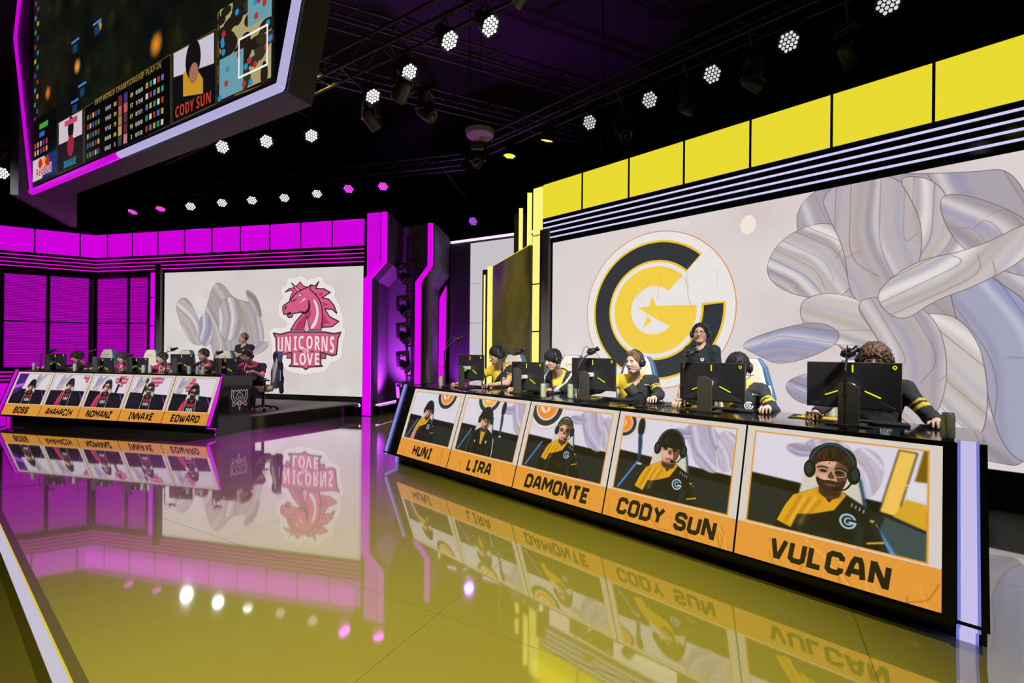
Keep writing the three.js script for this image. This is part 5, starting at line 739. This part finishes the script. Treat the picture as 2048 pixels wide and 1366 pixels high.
  // hair
  if (o.style) { const hl = o.hairHi ?? mixc(o.hair, [1, 1, 1], 0.015); add('hair', toHead(paint(netMesh(hairField(o), [-0.125, -0.1, -0.14], [0.125, 0.165, 0.13], 0.0055), (p) => mixc(o.hair, hl, 0.5 + 0.5 * Math.sin(p.x * 210 + p.z * 170 + p.y * 60)))), hairMat, g); }
  // headset
  if (o.headset !== false) {
    const hs = add('headset', toHead(new THREE.TorusGeometry(0.112, 0.011, 8, 30, Math.PI).scale(0.9, 1.12, 1.6).translate(0, 0.0, -0.012)), o.band ?? M.black, g), parts = [];
    for (const s of [-1, 1]) { add('ear_cup', toHead(new THREE.SphereGeometry(1, 20, 14).scale(0.02, 0.046, 0.04).translate(s * 0.104, -0.008, -0.012)), M.black, hs); add('ear_pad', toHead(new THREE.TorusGeometry(0.03, 0.013, 8, 20).scale(0.9, 1.15, 1).rotateY(Math.PI / 2).translate(s * 0.09, -0.008, -0.012)), M.matte, hs); add('cup_ring', toHead(new THREE.TorusGeometry(0.026, 0.004, 6, 20).rotateY(Math.PI / 2).translate(s * 0.118, -0.006, -0.012)), M.metal, hs); }
    const s = o.mic ?? 1; add('boom', toHead(tube([V(s * 0.105, -0.035, 0.0), V(s * 0.1, -0.07, 0.04), V(s * 0.06, -0.075, 0.095), V(s * 0.028, -0.066, 0.108)], 0.0036, 16)), M.black, hs); add('mic_foam', toHead(new THREE.SphereGeometry(0.012, 12, 10).scale(1.3, 0.9, 0.9).translate(s * 0.022, -0.066, 0.108)), M.matte, hs);
  }
  if (o.glasses) { const gl = add('glasses', toHead(merge([-1, 1].flatMap((s) => [new THREE.TorusGeometry(0.021, 0.0022, 6, 24).scale(1.08, 0.85, 1).translate(s * 0.031, 0.003, 0.096), bar(V(s * 0.054, 0.008, 0.093), V(s * 0.08, 0.008, 0.0), 0.0018)]).concat([bar(V(-0.009, 0.006, 0.097), V(0.009, 0.006, 0.097), 0.002)]))), o.glasses, g); }
  // prints on the chest
  for (const [mat, x0, y0, w, h, name] of o.prints ?? []) {
    const n = 8, ps = [], uv = [], ix = [];
    for (let j = 0; j <= n; j++) for (let i = 0; i <= n; i++) { const x = x0 + (i / n - 0.5) * w, y = H + y0 + (0.5 - j / n) * h; let z = 0.34; for (let q = 0; q < 60; q++) { const d = cf(x, y, z); if (d < 0.002) break; z -= Math.max(d * 0.6, 0.002); } ps.push(x, y, z + 0.003); uv.push(i / n, 1 - j / n); }
    for (let j = 0; j < n; j++) for (let i = 0; i < n; i++) { const a = j * (n + 1) + i; ix.push(a, a + n + 1, a + 1, a + 1, a + n + 1, a + n + 2); }
    const q = new THREE.BufferGeometry(); q.setAttribute('position', new THREE.Float32BufferAttribute(ps, 3)); q.setAttribute('uv', new THREE.Float32BufferAttribute(uv, 2)); q.setIndex(ix); q.computeVertexNormals(); add(name, q, mat, g);
  }
  return g;
}
const YC = [0.72, 0.50, 0.03], BK = [0.014, 0.014, 0.016], NAVY = [0.012, 0.016, 0.022], PINK = [0.62, 0.04, 0.13];
// yellow right shoulder and sleeve, black elsewhere, yellow cuffs
const jersey = (longSleeve) => (p, { H, S, El, chZ }) => {
  const y = p.y - (H - 0.30), nearArm = (i) => { const d = El[i].clone().sub(S[i]), t = p.clone().sub(S[i]).dot(d) / d.lengthSq(); return [t, p.clone().sub(S[i].clone().addScaledVector(d, t)).length()]; };
  const [tr, dr] = nearArm(0), [tl, dl] = nearArm(1);
  if (tr > 0.25 && dr < 0.12 && p.x < S[0].x + 0.02) return tr > 0.72 ? (longSleeve ? NAVY : BK) : tr > 0.62 ? BK : YC;
  if (tl > 0.3 && dl < 0.12 && p.x > S[1].x - 0.02) return tl > 0.72 ? (longSleeve ? NAVY : BK) : (tl > 0.62 || (tl > 0.5 && tl < 0.55)) ? YC : BK;
  if (longSleeve && (tr > 0.9 || tl > 0.9) && Math.abs(p.x) > 0.2 && p.z > chZ + 0.05) return NAVY;
  return y > (p.x - 0.05) * 1.25 - 0.02 && p.z > chZ - 0.09 ? YC : BK;
};
const openJacket = (inner) => (p, { H, chZ }) => { const w = 0.035 + Math.max(0, p.y - (H - 0.62)) * 0.16; if (Math.abs(p.x) < w && p.z > chZ + 0.04 && p.y > H - 0.56) return inner; if (Math.abs(Math.abs(p.x) - 0.175) < 0.012 && p.y > H - 0.5 && p.z > chZ - 0.02) return [0.55, 0.56, 0.55]; return BK; };
const pinkArm = (p, { H, S, El, chZ }) => { if (p.x < S[0].x + 0.035) return PINK; if (p.y > H - 0.34 && Math.abs(p.x) < 0.11) return PINK; if (p.z > chZ + 0.04 && Math.abs(p.x + 0.115) < 0.012) return [0.6, 0.58, 0.6]; return [0.012, 0.009, 0.013]; };
const hoodie = (p, { H, chZ }) => { if (p.z > chZ + 0.03 && Math.abs(Math.abs(p.x) - 0.12) < 0.009 && p.y < H - 0.33) return [0.6, 0.58, 0.6]; if (p.y > H - 0.36 && Math.abs(p.x) < 0.09) return PINK; return [0.012, 0.009, 0.013]; };
const plainTee = (p) => [0.012, 0.02, 0.018];
const SKN = { a: [0.56, 0.31, 0.21], b: [0.52, 0.28, 0.19], c: [0.66, 0.39, 0.29] }, HAIR = { k: [0.008, 0.007, 0.007], br: [0.12, 0.062, 0.03], db: [0.03, 0.016, 0.011], curl: [0.045, 0.022, 0.014], bl: [0.24, 0.16, 0.08] };
const PF = 0.301;
const wr = (xl, xr, zl = 0.5, zr = 0.5, y = (TOP - PF) / 1.13 + 0.04) => [[xl, y, zl], [xr, y, zr]];
// seated: a, b, head-top height
const PS = 1.13; // people against the room
const team = (st, a, b, top, turn, o) => { const H = (top - PF) / PS, p = person({ H, ...o, hz: (o.hz ?? 0.02) + 0.12 }); put(p, st, a - 0.03, b + 0.16, PF, turn); p.scale.setScalar(PS); return p; };
const em = (x, y) => [EMBLEM, x, y, 0.085, 0.085, 'chest_emblem'], mk = (x, y) => [MARKS, x, y, 0.07, 0.03, 'shoulder_lettering'], tp = (s = 1) => [THINK, 0.0, -0.485, 0.17 * s, 0.19 * s, 'chest_lettering'];
const GOLD = std(0.5, 0.38, 0.2, 0.3, 0.8), BLACKRIM = M.black, YCOL = std(...YC, 0.8), PCOL = std(...PINK, 0.8);
const yG = 'players of the yellow team', mG = 'players of the magenta team';
team(YEL, 0.6, 1.12, 1.83, 0.1, { label: 'curly haired bearded player half hidden behind his monitor at the white light desk end', group: yG, skin: SKN.c, hair: HAIR.curl, hairHi: [0.13, 0.07, 0.045], style: 'curly', beard: HAIR.curl, glasses: GOLD, cloth: 'jersey', color: jersey(true), collar: YCOL, sleeve: [1, 1], k: 1.15, belly: 0.04, wrists: wr(-0.36, 0.34, 0.42, 0.36), pitch: 0.12, yaw: -0.05, prints: [em(0.075, -0.47)] });
team(YEL, 1.715, 1.12, 1.735, 0.15, { label: 'player with a black bowl cut bent low behind his monitor at the yellow desk', group: yG, skin: SKN.c, hair: HAIR.k, hairHi: [0.02, 0.018, 0.018], style: 'fringe', cloth: 'jersey', color: jersey(true), collar: YCOL, sleeve: [1, 1], k: 1.0, wrists: wr(-0.42, 0.26, 0.45, 0.42), pitch: 0.5, yaw: 0, hz: 0.08, prints: [em(0.075, -0.47), mk(0.13, -0.365)] });
team(YEL, 2.95, 1.12, 1.765, 0.4, { label: 'short brown haired player in yellow and black jersey leaning back in his chair', group: yG, skin: SKN.c, hair: HAIR.br, hairHi: [0.2, 0.11, 0.055], style: 'quiff', cloth: 'jersey', color: jersey(true), collar: YCOL, sleeve: [1, 1], k: 1.08, wrists: wr(-0.5, 0.22, 0.36, 0.46), poles: [[-1, -0.5, -0.5], [1, -0.8, -0.3]], pitch: 0.08, yaw: -0.6, prints: [mk(0.13, -0.365)] });
team(YEL, 4.144, 1.12, 1.765, 0.15, { label: 'black haired player in open black jacket over a yellow shirt', group: yG, skin: SKN.c, hair: HAIR.k, hairHi: [0.02, 0.018, 0.018], style: 'fringe', cloth: 'jacket', color: openJacket(YC), sleeve: [1, 1], wrists: wr(-0.34, 0.12, 0.46, 0.46), pitch: 0.28, yaw: -0.5, hz: 0.06, lean: 0.02, prints: [[EMBLEM, 0.09, -0.47, 0.05, 0.05, 'chest_emblem']] });
team(YEL, 5.3, 1.12, 1.82, 0.3, { label: 'black haired player in round glasses and yellow and black jersey at the far end', group: yG, skin: SKN.c, hair: HAIR.k, hairHi: [0.02, 0.018, 0.018], style: 'fringe', cloth: 'jersey', color: jersey(false), collar: YCOL, glasses: GOLD, sleeve: [0, 0], wrists: wr(-0.45, 0.05, 0.42, 0.42), poles: [[-1, -0.7, -0.3], [1, -1, -0.2]], pitch: 0.2, yaw: -0.85, hz: 0.05, prints: [em(0.06, -0.47), mk(0.13, -0.365)] });
{ const p = person({ label: 'standing man in dark tee, glasses and headset before the round emblem screen', standing: true, H: 1.84 / 1.09, skin: SKN.a, hair: HAIR.k, style: 'quiff', browc: [0.015, 0.01, 0.01], glasses: BLACKRIM, cloth: 'tee', color: plainTee, sleeve: [0, 0], k: 1.0, wrists: [[-0.27, 0.82, 0.02], [0.27, 0.82, 0.05]], handDirs: [[0, -1, 0.2], [0, -1, 0.2]], poles: [[-0.3, 0, -1], [0.3, 0, -1]], trousers: [0.03, 0.045, 0.08], yaw: 0.35, pitch: -0.03, mic: -1, prints: [[CREST, 0.075, -0.44, 0.06, 0.06, 'chest_emblem']] }); put(p, YEL, 2.5, 2.3, PF, -0.15); p.scale.setScalar(1.09); }
team(MAG, 0.394, 1.15, 1.71, 0.3, { label: 'stout player in dark glasses with pink sleeve at the crest end of the magenta desk', group: mG, skin: SKN.b, hair: HAIR.k, style: 'short', beard: HAIR.k, beardK: 0.6, glasses: BLACKRIM, cloth: 'jersey', color: pinkArm, collar: PCOL, sleeve: [0, 0], k: 1.2, belly: 0.04, wrists: wr(-0.42, 0.2, 0.44, 0.4), pitch: 0.35, yaw: -0.3, hz: 0.06, prints: [tp(1.1)] });
team(MAG, 1.644, 1.15, 1.725, 0.3, { label: 'short haired player in square glasses and black vest of the magenta team', group: mG, skin: SKN.c, hair: HAIR.db, style: 'short', beard: HAIR.db, beardK: 0.35, glasses: BLACKRIM, cloth: 'hoodie', color: hoodie, sleeve: [1, 1], wrists: wr(-0.3, 0.25), pitch: 0.15, yaw: -0.45, prints: [tp(0.9)] });
team(MAG, 2.856, 1.15, 1.63, 0.3, { label: 'broad short haired player without glasses and pink sleeve of the magenta team', group: mG, skin: SKN.c, hair: HAIR.db, style: 'short', cloth: 'jersey', color: pinkArm, collar: PCOL, sleeve: [0, 0], k: 1.12, wrists: wr(-0.4, 0.3), pitch: 0.05, yaw: -0.55, prints: [tp(1)] });
team(MAG, 4.054, 1.15, 1.62, 0.3, { label: 'fringed player in pink partly hidden behind a desk camera', group: mG, skin: SKN.c, hair: HAIR.db, style: 'fringe', glasses: BLACKRIM, cloth: 'jersey', color: pinkArm, collar: PCOL, sleeve: [0, 0], wrists: wr(-0.35, 0.25), pitch: 0.15, yaw: -0.35, prints: [tp(0.9)] });
team(MAG, 5.478, 1.15, 1.62, 0.3, { label: 'player in black hoodie bent over his desk at the mesh wall end', group: mG, skin: SKN.c, hair: HAIR.db, style: 'fringe', cloth: 'hoodie', color: hoodie, sleeve: [1, 1], wrists: wr(-0.4, 0.2), pitch: 0.3, yaw: -0.5, hz: 0.06 });
{ const p = person({ label: 'standing fair haired man with crossed arms and headset before the horse emblem screen', standing: true, H: 1.83 / 1.08, skin: SKN.c, hair: HAIR.bl, hairHi: [0.4, 0.28, 0.14], style: 'buzz', cloth: 'tee', color: plainTee, sleeve: [0, 0], k: 1.08, wrists: [[0.1, 1.2, 0.21], [-0.1, 1.24, 0.17]], handDirs: [[1, 0.1, -0.15], [-1, 0.15, -0.1]], poles: [[-1, -0.9, 0.0], [1, -0.9, 0.0]], yaw: -0.35, prints: [[CREST, 0.075, -0.4, 0.05, 0.05, 'chest_emblem']] }); put(p, MAG, 1.28, 2.05, PF, 0.0); p.scale.setScalar(1.08); }
// chairs behind the players
[[0.68, 0.12, 'curly bearded player'], [1.76, 0.0, 'bowl cut player'], [3.08, 0.1, 'short brown haired player'], [4.18, 0.1, 'player in the black jacket'], [5.38, 0.1, 'far player in round glasses']].forEach(([a, t, w]) => chair(YEL, a, 1.42, t, 'cream and blue gaming chair of the ' + w));
[[0.2, -0.75, 'stout player, with a jacket over it'], [1.55, 0, 'player in square glasses'], [2.78, 0, 'broad player without glasses'], [3.86, 0, 'fringed player in pink'], [5.3, 0, 'player in the black hoodie']].forEach(([a, t, w]) => chair(MAG, a, 1.48, t, 'cream and blue gaming chair of the ' + w));
{ // jacket hanging over the chair back
  const g = put(thing('jacket', 'black jacket hung over the gaming chair at the crest end of the magenta desk', 'jacket'), MAG, 0.2, 1.48, PF, -0.75), n = (x, y, z) => Math.sin(x * 40 + y * 9) * 0.008 + Math.sin(y * 22 + z * 30) * 0.006;
  const f0 = blend([lump(0, 1.02, -0.33, 0.27, 0.34, 0.06), lump(0, 1.24, -0.29, 0.2, 0.15, 0.09), cone(-0.27, 1.1, -0.32, 0.06, -0.3, 0.55, -0.34, 0.045), cone(0.27, 1.1, -0.32, 0.06, 0.3, 0.45, -0.34, 0.045), lump(0, 0.66, -0.36, 0.25, 0.2, 0.05)], 0.06), f = (x, y, z) => f0(x, y, z) + n(x, y, z);
  add('jacket_body', netMesh(f, [-0.42, 0.38, -0.5], [0.42, 1.46, -0.14], 0.014), std(0.012, 0.012, 0.018, 0.8), g); add('white_stripe', tube([V(0.345, 0.95, -0.31), V(0.355, 0.8, -0.31), V(0.352, 0.7, -0.31)], 0.01, 10), M.white, g);
}

// ---------- hanging screen ----------
{
  const hp = hangingPicture(), s = put(thing('hanging_screen', 'large hanging game screen with white and magenta light frame', 'screen'), HANG, 0, 0, 0), vL = onB(HANG, 32, 78, 0), bl = onB(HANG, 65, 385, 0), br = onB(HANG, 563, 175, 0), y0 = 4.2, yv = vL.y, aL = bl.a, aV = vL.a, dV = aV - aL, yT = 2 * yv - y0;
  const hex = (d, e) => [[-(aL + e), y0 - e], [0 + e, y0 - e], [dV + e, yv], [0 + e, yT + e], [-(aL + e), yT + e], [-(aV + e), yv]];
  add('casing', poly(hex(0, 0.04), 0.26).translate(0, 0, -0.3), std(0.02, 0.019, 0.02, 0.5, 0.3), s);
  add('bezel', poly(hex(0, 0), 0.03).translate(0, 0, -0.045), M.black, s);
  add('screen', box(hp.w, hp.h, 0.03, -(hp.a0 + hp.w / 2), hp.yb + hp.h / 2, -0.005), [M.black, M.black, M.black, M.black, display(hp.c, 0.85), M.black], s, 'glowing game picture');
  const cut = onB(HANG, 242, 308, 0).a, seg = (p, q, r, m, n) => add('frame_light', bar(V(-p[0], p[1], 0.01), V(-q[0], q[1], 0.01), r, r, 8), m, s);
  seg([0, y0], [cut, y0], 0.04, M.lavSoft); seg([cut, y0], [aL, y0], 0.042, M.magBox); seg([0, y0], [-dV, yv], 0.04, M.lavSoft); seg([aL, y0], [aV, yv], 0.022, M.magBox); seg([aV, yv], [aL, yT], 0.022, M.magBox); seg([-dV, yv], [0, yT], 0.05, M.lav);
  const e2 = V(-aV - 1.6, 0, -1.1); // neighbouring face
  const n = new THREE.Group(); n.name = 'side_face'; s.add(n);
  add('side_panel', slab(V(-aV - 0.02, 0, -0.05), V(-aV - 1.9, 0, -1.4), y0 + 0.1, yv, 0.1), std(0.03, 0.03, 0.035, 0.5), n); add('side_light', bar(V(-aV, yv, 0), V(-aV - 1.9, yv - 0.0, -1.4), 0.022, 0.022, 6), M.magBox, n);
  for (const x of [-1, -5]) add('hanger', bar(V(x, yT, -0.15), V(x, 10.1, -0.15), 0.02), M.truss, s);
}

// ---------- trusses ----------
const brace = new THREE.CylinderGeometry(0.011, 0.011, 1, 6);
const TRUSSES = [];
function nearest(p) { let best = null, bd = 99; for (const [a, b] of TRUSSES) { const d = b.clone().sub(a), t = clamp01(p.clone().sub(a).dot(d) / d.lengthSq()), c = a.clone().addScaledVector(d, t), l = c.distanceTo(p); if (l < bd) { bd = l; const z = V(-d.z, 0, d.x).setLength(0.15); best = c.add(z); } } return best; }
function truss(p, q, label, w = 0.3) { TRUSSES.push([p.clone().add(V(0, 0.02, 0)), q.clone().add(V(0, 0.02, 0))]);
  const g = thing('lighting_truss', label, 'truss', 'lighting trusses'), d = q.clone().sub(p), l = d.length(); g.position.copy(p); g.quaternion.setFromUnitVectors(V(1, 0, 0), d.normalize());
  for (const [y, z] of [[0, -w / 2], [0, w / 2], [w, -w / 2], [w, w / 2]]) add('chord', bar(V(0, y, z), V(l, y, z), 0.025, 0.025, 8), M.truss, g);
  const n = Math.max(2, Math.round(l / 0.45)), st = l / n;
  for (let i = 0; i < n; i++) for (const z of [-w / 2, w / 2]) { const a = V(i * st, i % 2 ? w : 0, z), b = V((i + 1) * st, i % 2 ? 0 : w, z), m = add('brace', brace, M.truss, g), dd = b.clone().sub(a); m.position.copy(a).add(b).multiplyScalar(0.5); m.scale.y = dd.length(); m.quaternion.setFromUnitVectors(V(0, 1, 0), dd.normalize()); }
  return g;
}
const LY = 6.4, at = (u, v, y = LY) => onY(u, v, y), up = (p, h) => p.clone().setY(h);
const ext = (p, q, f, g) => [p.clone().lerp(q, -f), q.clone().lerp(p, -g)];
{
  const a = up(at(445, 294), LY + 0.35), b = up(at(981, 53), LY + 0.35); truss(...ext(a, b, 0.45, 0.5), 'long truss carrying white lamps near the hanging screen');
  const c = up(at(1019, 312), LY + 0.35), d = up(at(1777, 5), LY + 0.35); truss(...ext(c, d, 0.12, 0.3), 'truss carrying yellow and white lamps above the yellow stage');
  const e = up(at(265, 424), LY + 0.3), f = up(at(766, 373), LY + 0.3); truss(...ext(e, f, 0.1, 0.25), 'truss carrying small lamps above the magenta stage');
  truss(V(-6, 7.6, -9), V(6, 7.6, -14.5), 'cross truss high above the gap between the stages'); truss(V(-13.6, 6.5, -11.3), V(-10.6, 6.5, -11.3), 'short truss hidden behind the hanging screen'); truss(V(-5, 7.9, -7.85), V(4, 7.9, -12), 'cross truss high above the middle of the floor'); truss(V(-3.8, 6.75, 1.5), V(5.5, 6.75, -0.6), 'front truss above the stage edge');
  truss(V(-12, 6.75, -3.5), V(-5, 6.75, 1.4), 'front truss above the hanging screen side');
}
// ---------- lamps ----------
const canGeo2 = new THREE.LatheGeometry([[0, -0.26], [0.075, -0.25], [0.085, -0.2], [0.11, -0.1], [0.128, -0.02], [0.13, 0.012], [0.122, 0.014], [0.12, -0.006], [0, -0.008]].map((p) => new THREE.Vector2(...p)), 28).rotateX(Math.PI / 2), lensGeo = new THREE.SphereGeometry(0.0195, 10, 2, 0, 7, 0, Math.PI / 2).scale(1, 0.4, 1).rotateX(Math.PI / 2);
const HEX = []; for (let q = -2; q <= 2; q++) for (let r = -2; r <= 2; r++) if (Math.abs(q + r) <= 2) HEX.push([(q + r / 2) * 0.047, r * 0.0407]);
const lensMats = {};
function par(pos, target, color, k, power, label, group, cone_ = 0.3) {
  const g = thing('stage_lamp', label, 'lamp', group); g.position.copy(pos); g.lookAt(target); g.scale.setScalar(1.25); // +z towards the target
  add('lamp_can', canGeo2, M.black, g);
  const key = color.join() + k, m = lensMats[key] ??= glow(...color, k); for (const [x, y] of HEX) add('lamp_lens', lensGeo, m, g).position.set(x, y, -0.004);
  const inv = g.quaternion.clone().invert(), upv = V(0, 1, 0).applyQuaternion(inv), hook = upv.multiplyScalar(0.24);
  add('yoke', merge([bar(V(-0.15, 0, -0.1), V(0.15, 0, -0.1).add(hook).setX(0.0), 0.009), bar(V(0.15, 0, -0.1), V(0, 0, -0.1).add(hook), 0.009), bar(V(0, 0, -0.1).add(hook), V(0, 0, -0.1).addScaledVector(hook, 1.25), 0.02)]), M.black, g);
  g.updateMatrixWorld(true); add('hang_arm', bar(V(0, 0, -0.1).addScaledVector(hook, 1.2), g.worldToLocal(nearest(pos).clone()), 0.014), M.black, g);
  if (power) { const s = new THREE.SpotLight(LIN(...color.map((c) => c / Math.max(...color))), power, 0, cone_, 0.7); s.castShadow = true; s.shadow.radius = 7; s.name = 'stage_lamp_beam'; s.position.set(0, 0, 0.03); s.target.position.set(0, 0, 3); g.add(s, s.target); }
}
const WH = [0.95, 0.97, 1.0], YL = [1.0, 0.82, 0.05], MG = [0.9, 0.05, 0.85], VI = [0.45, 0.1, 1.0];
const deskY = (a, y = 1.65) => YEL.at(a, 1.35, y), deskM = (a, y = 1.5) => MAG.at(a, 1.2, y);
const rowA = 'white lamps on the long truss', rowB = 'white lamps above the yellow stage', rowC = 'small white lamps above the magenta stage';
[[981, 53, 0.5], [900, 82, 1.6], [819, 145, 2.8], [746, 193, 4], [623, 272, 5.2], [533, 283, 3.4], [445, 294, 1.6]].forEach(([u, v, a]) => par(at(u, v), deskY(a), WH, 1.8, 16, 'white many lens lamp on the long truss near the hanging screen', rowA, 0.24));
[[1026, -4, 3], [1777, 5, 0.2], [1577, 84, 1.2], [1424, 149, 2.2], [1299, 200, 3.2], [1179, 245, 4.4]].forEach(([u, v, a], i) => par(at(u, v), i ? V(-2.2 - a * 0.4, 0, -1.6) : deskM(a), WH, i ? 0.7 : 1.8, i ? 8 : 20, 'white many lens lamp on the truss above the yellow stage', rowB, 0.3));
[[1094, 281, V(-0.05, 1.6, -11.2)], [1019, 312, V(-0.6, 0.4, -10.6)]].forEach(([u, v, t]) => par(at(u, v), t, YL, 2.2, 110, 'yellow many lens lamp above the concrete return wall', 'yellow lamps', 0.5));
[[634, 388], [569, 396], [504, 401], [444, 406], [381, 413]].forEach(([u, v], i) => par(at(u, v), V(-3.2 - i * 0.5, 0, -8.6), WH, 1.2, 12, 'small white lamp on the truss above the magenta stage', rowC));
[[766, 373, V(-2.7, 0, -8.6)], [697, 378, V(-4.2, 0, -8.2)], [321, 418, V(-11, 0, -12.5)], [265, 424, V(-13, 0, -12.5)]].forEach(([u, v, t], i) => par(at(u, v), t, MG, 2.0, i < 2 ? 260 : 60, 'magenta lamp on the truss above the magenta stage', 'magenta lamps', 0.42));
par(at(946, 443, 5.9), V(-3, 0.5, -8), VI, 1.2, 12, 'dim violet lamp above the pale tiled wall', null, 0.4);
par(atZ(2, 346, 11), V(-2, 0, -3), WH, 1.8, 0, 'white lamp half cut off beyond the hanging screen', 'lamps beyond the hanging screen'); par(atZ(55, 335, 11.5), V(-2, 0, -3), WH, 1.8, 0, 'white lamp seen past the hanging screen edge', 'lamps beyond the hanging screen');
// front lamps above the stage edge, out of the picture
[[-2, 6.6, 1.0, deskY(5.2)], [0.4, 6.6, 0.5, deskY(3.6)], [2.6, 6.6, 0, deskY(2.0)], [4.6, 6.6, -0.4, deskY(0.6)]].forEach(([x, y, z, t]) => par(V(x, y, z), t, WH, 1.8, 230, 'white lamp on the front truss above the stage edge', 'front truss lamps', 0.23));
[[-11, 6.6, -2.9, deskM(5)], [-9, 6.6, -1.5, deskM(3)], [-6.6, 6.6, 0.2, deskM(1)]].forEach(([x, y, z, t]) => par(V(x, y, z), t, WH, 1.8, 230, 'white lamp on the front truss beside the hanging screen', 'side truss lamps', 0.22));
[[1.2, 6.6, 0.35, V(-0.3, 0, -2.0), 270], [-1.2, 6.6, 0.8, V(-1.2, 0, -3.0), 150], [-3, 6.6, 1.3, V(-3.0, 0, -4.4), 90]].forEach(([x, y, z, t, w]) => par(V(x, y, z), t, YL, 2, w, 'yellow lamp on the front truss above the stage edge', 'yellow front lamps', 0.55));
par(V(-4.6, 7.55, -8.0), V(-0.1, 2.0, -11.3), YL, 2, 170, 'yellow lamp on the cross truss aimed at the concrete wall', null, 0.3);
// violet light rising in the lamp recess
{ const l = new THREE.SpotLight(LIN(0.62, 0.05, 1), 130, 0, 0.9, 0.8); l.position.set(-3.35, 0.3, -12.4); l.target.position.set(-3.0, 3.5, -13.2); l.shadow.radius = 6; l.castShadow = true; l.name = 'footlight_beam'; scene.add(l, l.target); }

{ const l = new THREE.SpotLight(LIN(0.5, 0.03, 1), 50, 0, 0.7, 0.8); l.position.set(-1.75, 0.25, -14.1); l.target.position.set(-1.6, 3, -14.5); l.shadow.radius = 6; l.castShadow = true; l.name = 'footlight_beam'; scene.add(l, l.target); const f = thing('footlight', 'low violet footlight behind the desk before the dark wall', 'footlight'); add('box', rbox(0.5, 0.2, 0.14, 0.02, -1.75, 0.1, -13.95), M.gloss, f); add('tube', bar(V(-1.98, 0.22, -13.95), V(-1.52, 0.22, -13.95), 0.022), glow(0.75, 0.3, 1.0, 2), f); }
// ---------- moving heads ----------
function movingHeadProto() {
  const g = thing('moving_head_lamp', '', 'lamp', 'dark moving lamps');
  add('lamp_base', rbox(0.3, 0.12, 0.26, 0.03, 0, 0.36, 0), M.black, g); for (const s of [-1, 1]) add('yoke_arm', rbox(0.05, 0.34, 0.14, 0.02, s * 0.17, 0.16, 0), M.black, g); add('yoke_bridge', rbox(0.38, 0.05, 0.15, 0.02, 0, 0.3, 0), M.black, g);
  const h = add('lamp_head', new THREE.LatheGeometry([[0, -0.2], [0.08, -0.2], [0.12, -0.14], [0.135, 0], [0.13, 0.16], [0.12, 0.19], [0.1, 0.19], [0.095, 0.17], [0, 0.165]].map((p) => new THREE.Vector2(...p)), 24).rotateX(2.2), std(0.03, 0.03, 0.032, 0.35, 0.3), g); add('front_lens', new THREE.SphereGeometry(0.1, 20, 8, 0, 7, 0, 0.8).translate(0, 0.105, 0).rotateX(2.2), M.gloss, h); return g;
}
const mh = movingHeadProto(); let firstMh = true;
const mhParts = mh.clone(); function moving(p, ry, rz, label, hang = true) { let o = mh; if (!firstMh) { o = mhParts.clone(); o.name = numbered('moving_head_lamp'); o.userData = { ...mh.userData }; scene.add(o); } firstMh = false; o.userData.label = label; o.position.copy(p); o.rotation.set(0, ry, rz); if (hang) { o.updateMatrixWorld(true); const m = add('hang_arm', bar(V(0, 0.4, 0), o.worldToLocal(nearest(p.clone().add(V(0, 0.5, 0))).clone()), 0.018), M.black, o); } }
[[1250, 267], [1378, 216], [1507, 165], [1697, 108]].forEach(([u, v], i) => moving(at(u, v, 6.05), i * 0.7, 0, 'dark unlit moving lamp above the yellow light band'));
[[955, 322], [851, 225], [742, 238], [805, 180]].forEach(([u, v], i) => moving(at(u, v, 6.15), i * 1.3, 0, 'dark unlit moving lamp under the cross truss'));
{
  const ld = thing('lamp_ladder', 'vertical pipe in the recess holding five dark lamps', 'pipe'); const bx = -3.0, bz = -12.98; add('pipe', bar(V(bx, 0.1, bz), V(bx, 5.0, bz), 0.03), M.truss, ld); add('foot_plate', rbox(0.4, 0.03, 0.4, 0.01, bx, 0.09, bz), M.dark, ld);
  [4.0, 3.1, 2.35, 1.55, 0.7].forEach((y, i) => { add('cross_arm', bar(V(bx - 0.06, y + 0.32, bz + 0.02), V(bx + 0.3, y + 0.32, bz + 0.02), 0.02), M.truss, ld); moving(V(bx - 0.02, y - 0.25, bz + 0.28), 0.6 + i * 0.1, 0.12, 'dark moving lamp hung in the violet recess column', false); });
}
// hanging cables, hoist and speaker
{ const h = thing('chain_hoist', 'slim chain hoist with hook hanging above the yellow light band', 'hoist'), p = at(1203, 316, 5.75); add('chain', bar(p.clone(), p.clone().setY(9.9), 0.012), M.truss, h); add('motor', bar(p.clone().add(V(0, 0.12, 0)), p.clone().add(V(0, 0.42, 0)), 0.035), M.dark, h); add('hook', new THREE.TorusGeometry(0.05, 0.012, 6, 16).translate(p.x, p.y - 0.02, p.z), M.metal, h); }
{ const w = thing('hanging_pole', 'thin pale pole hanging among the trusses', 'pole'), p = at(938, 225, 6.0); add('rod', bar(p, p.clone().setY(9.9), 0.012), M.truss, w); }
{ const s = thing('ceiling_speaker', 'round pale disc speaker below the cross truss', 'speaker'), p = at(960, 268, 6.6); add('speaker_disc', new THREE.CylinderGeometry(0.33, 0.3, 0.1, 36).translate(p.x, p.y, p.z), std(0.2, 0.18, 0.17, 0.6), s); add('speaker_cable', bar(p.clone().setY(p.y + 0.05), p.clone().setY(9.9), 0.01), M.black, s); }

renderer.render(scene, camera);
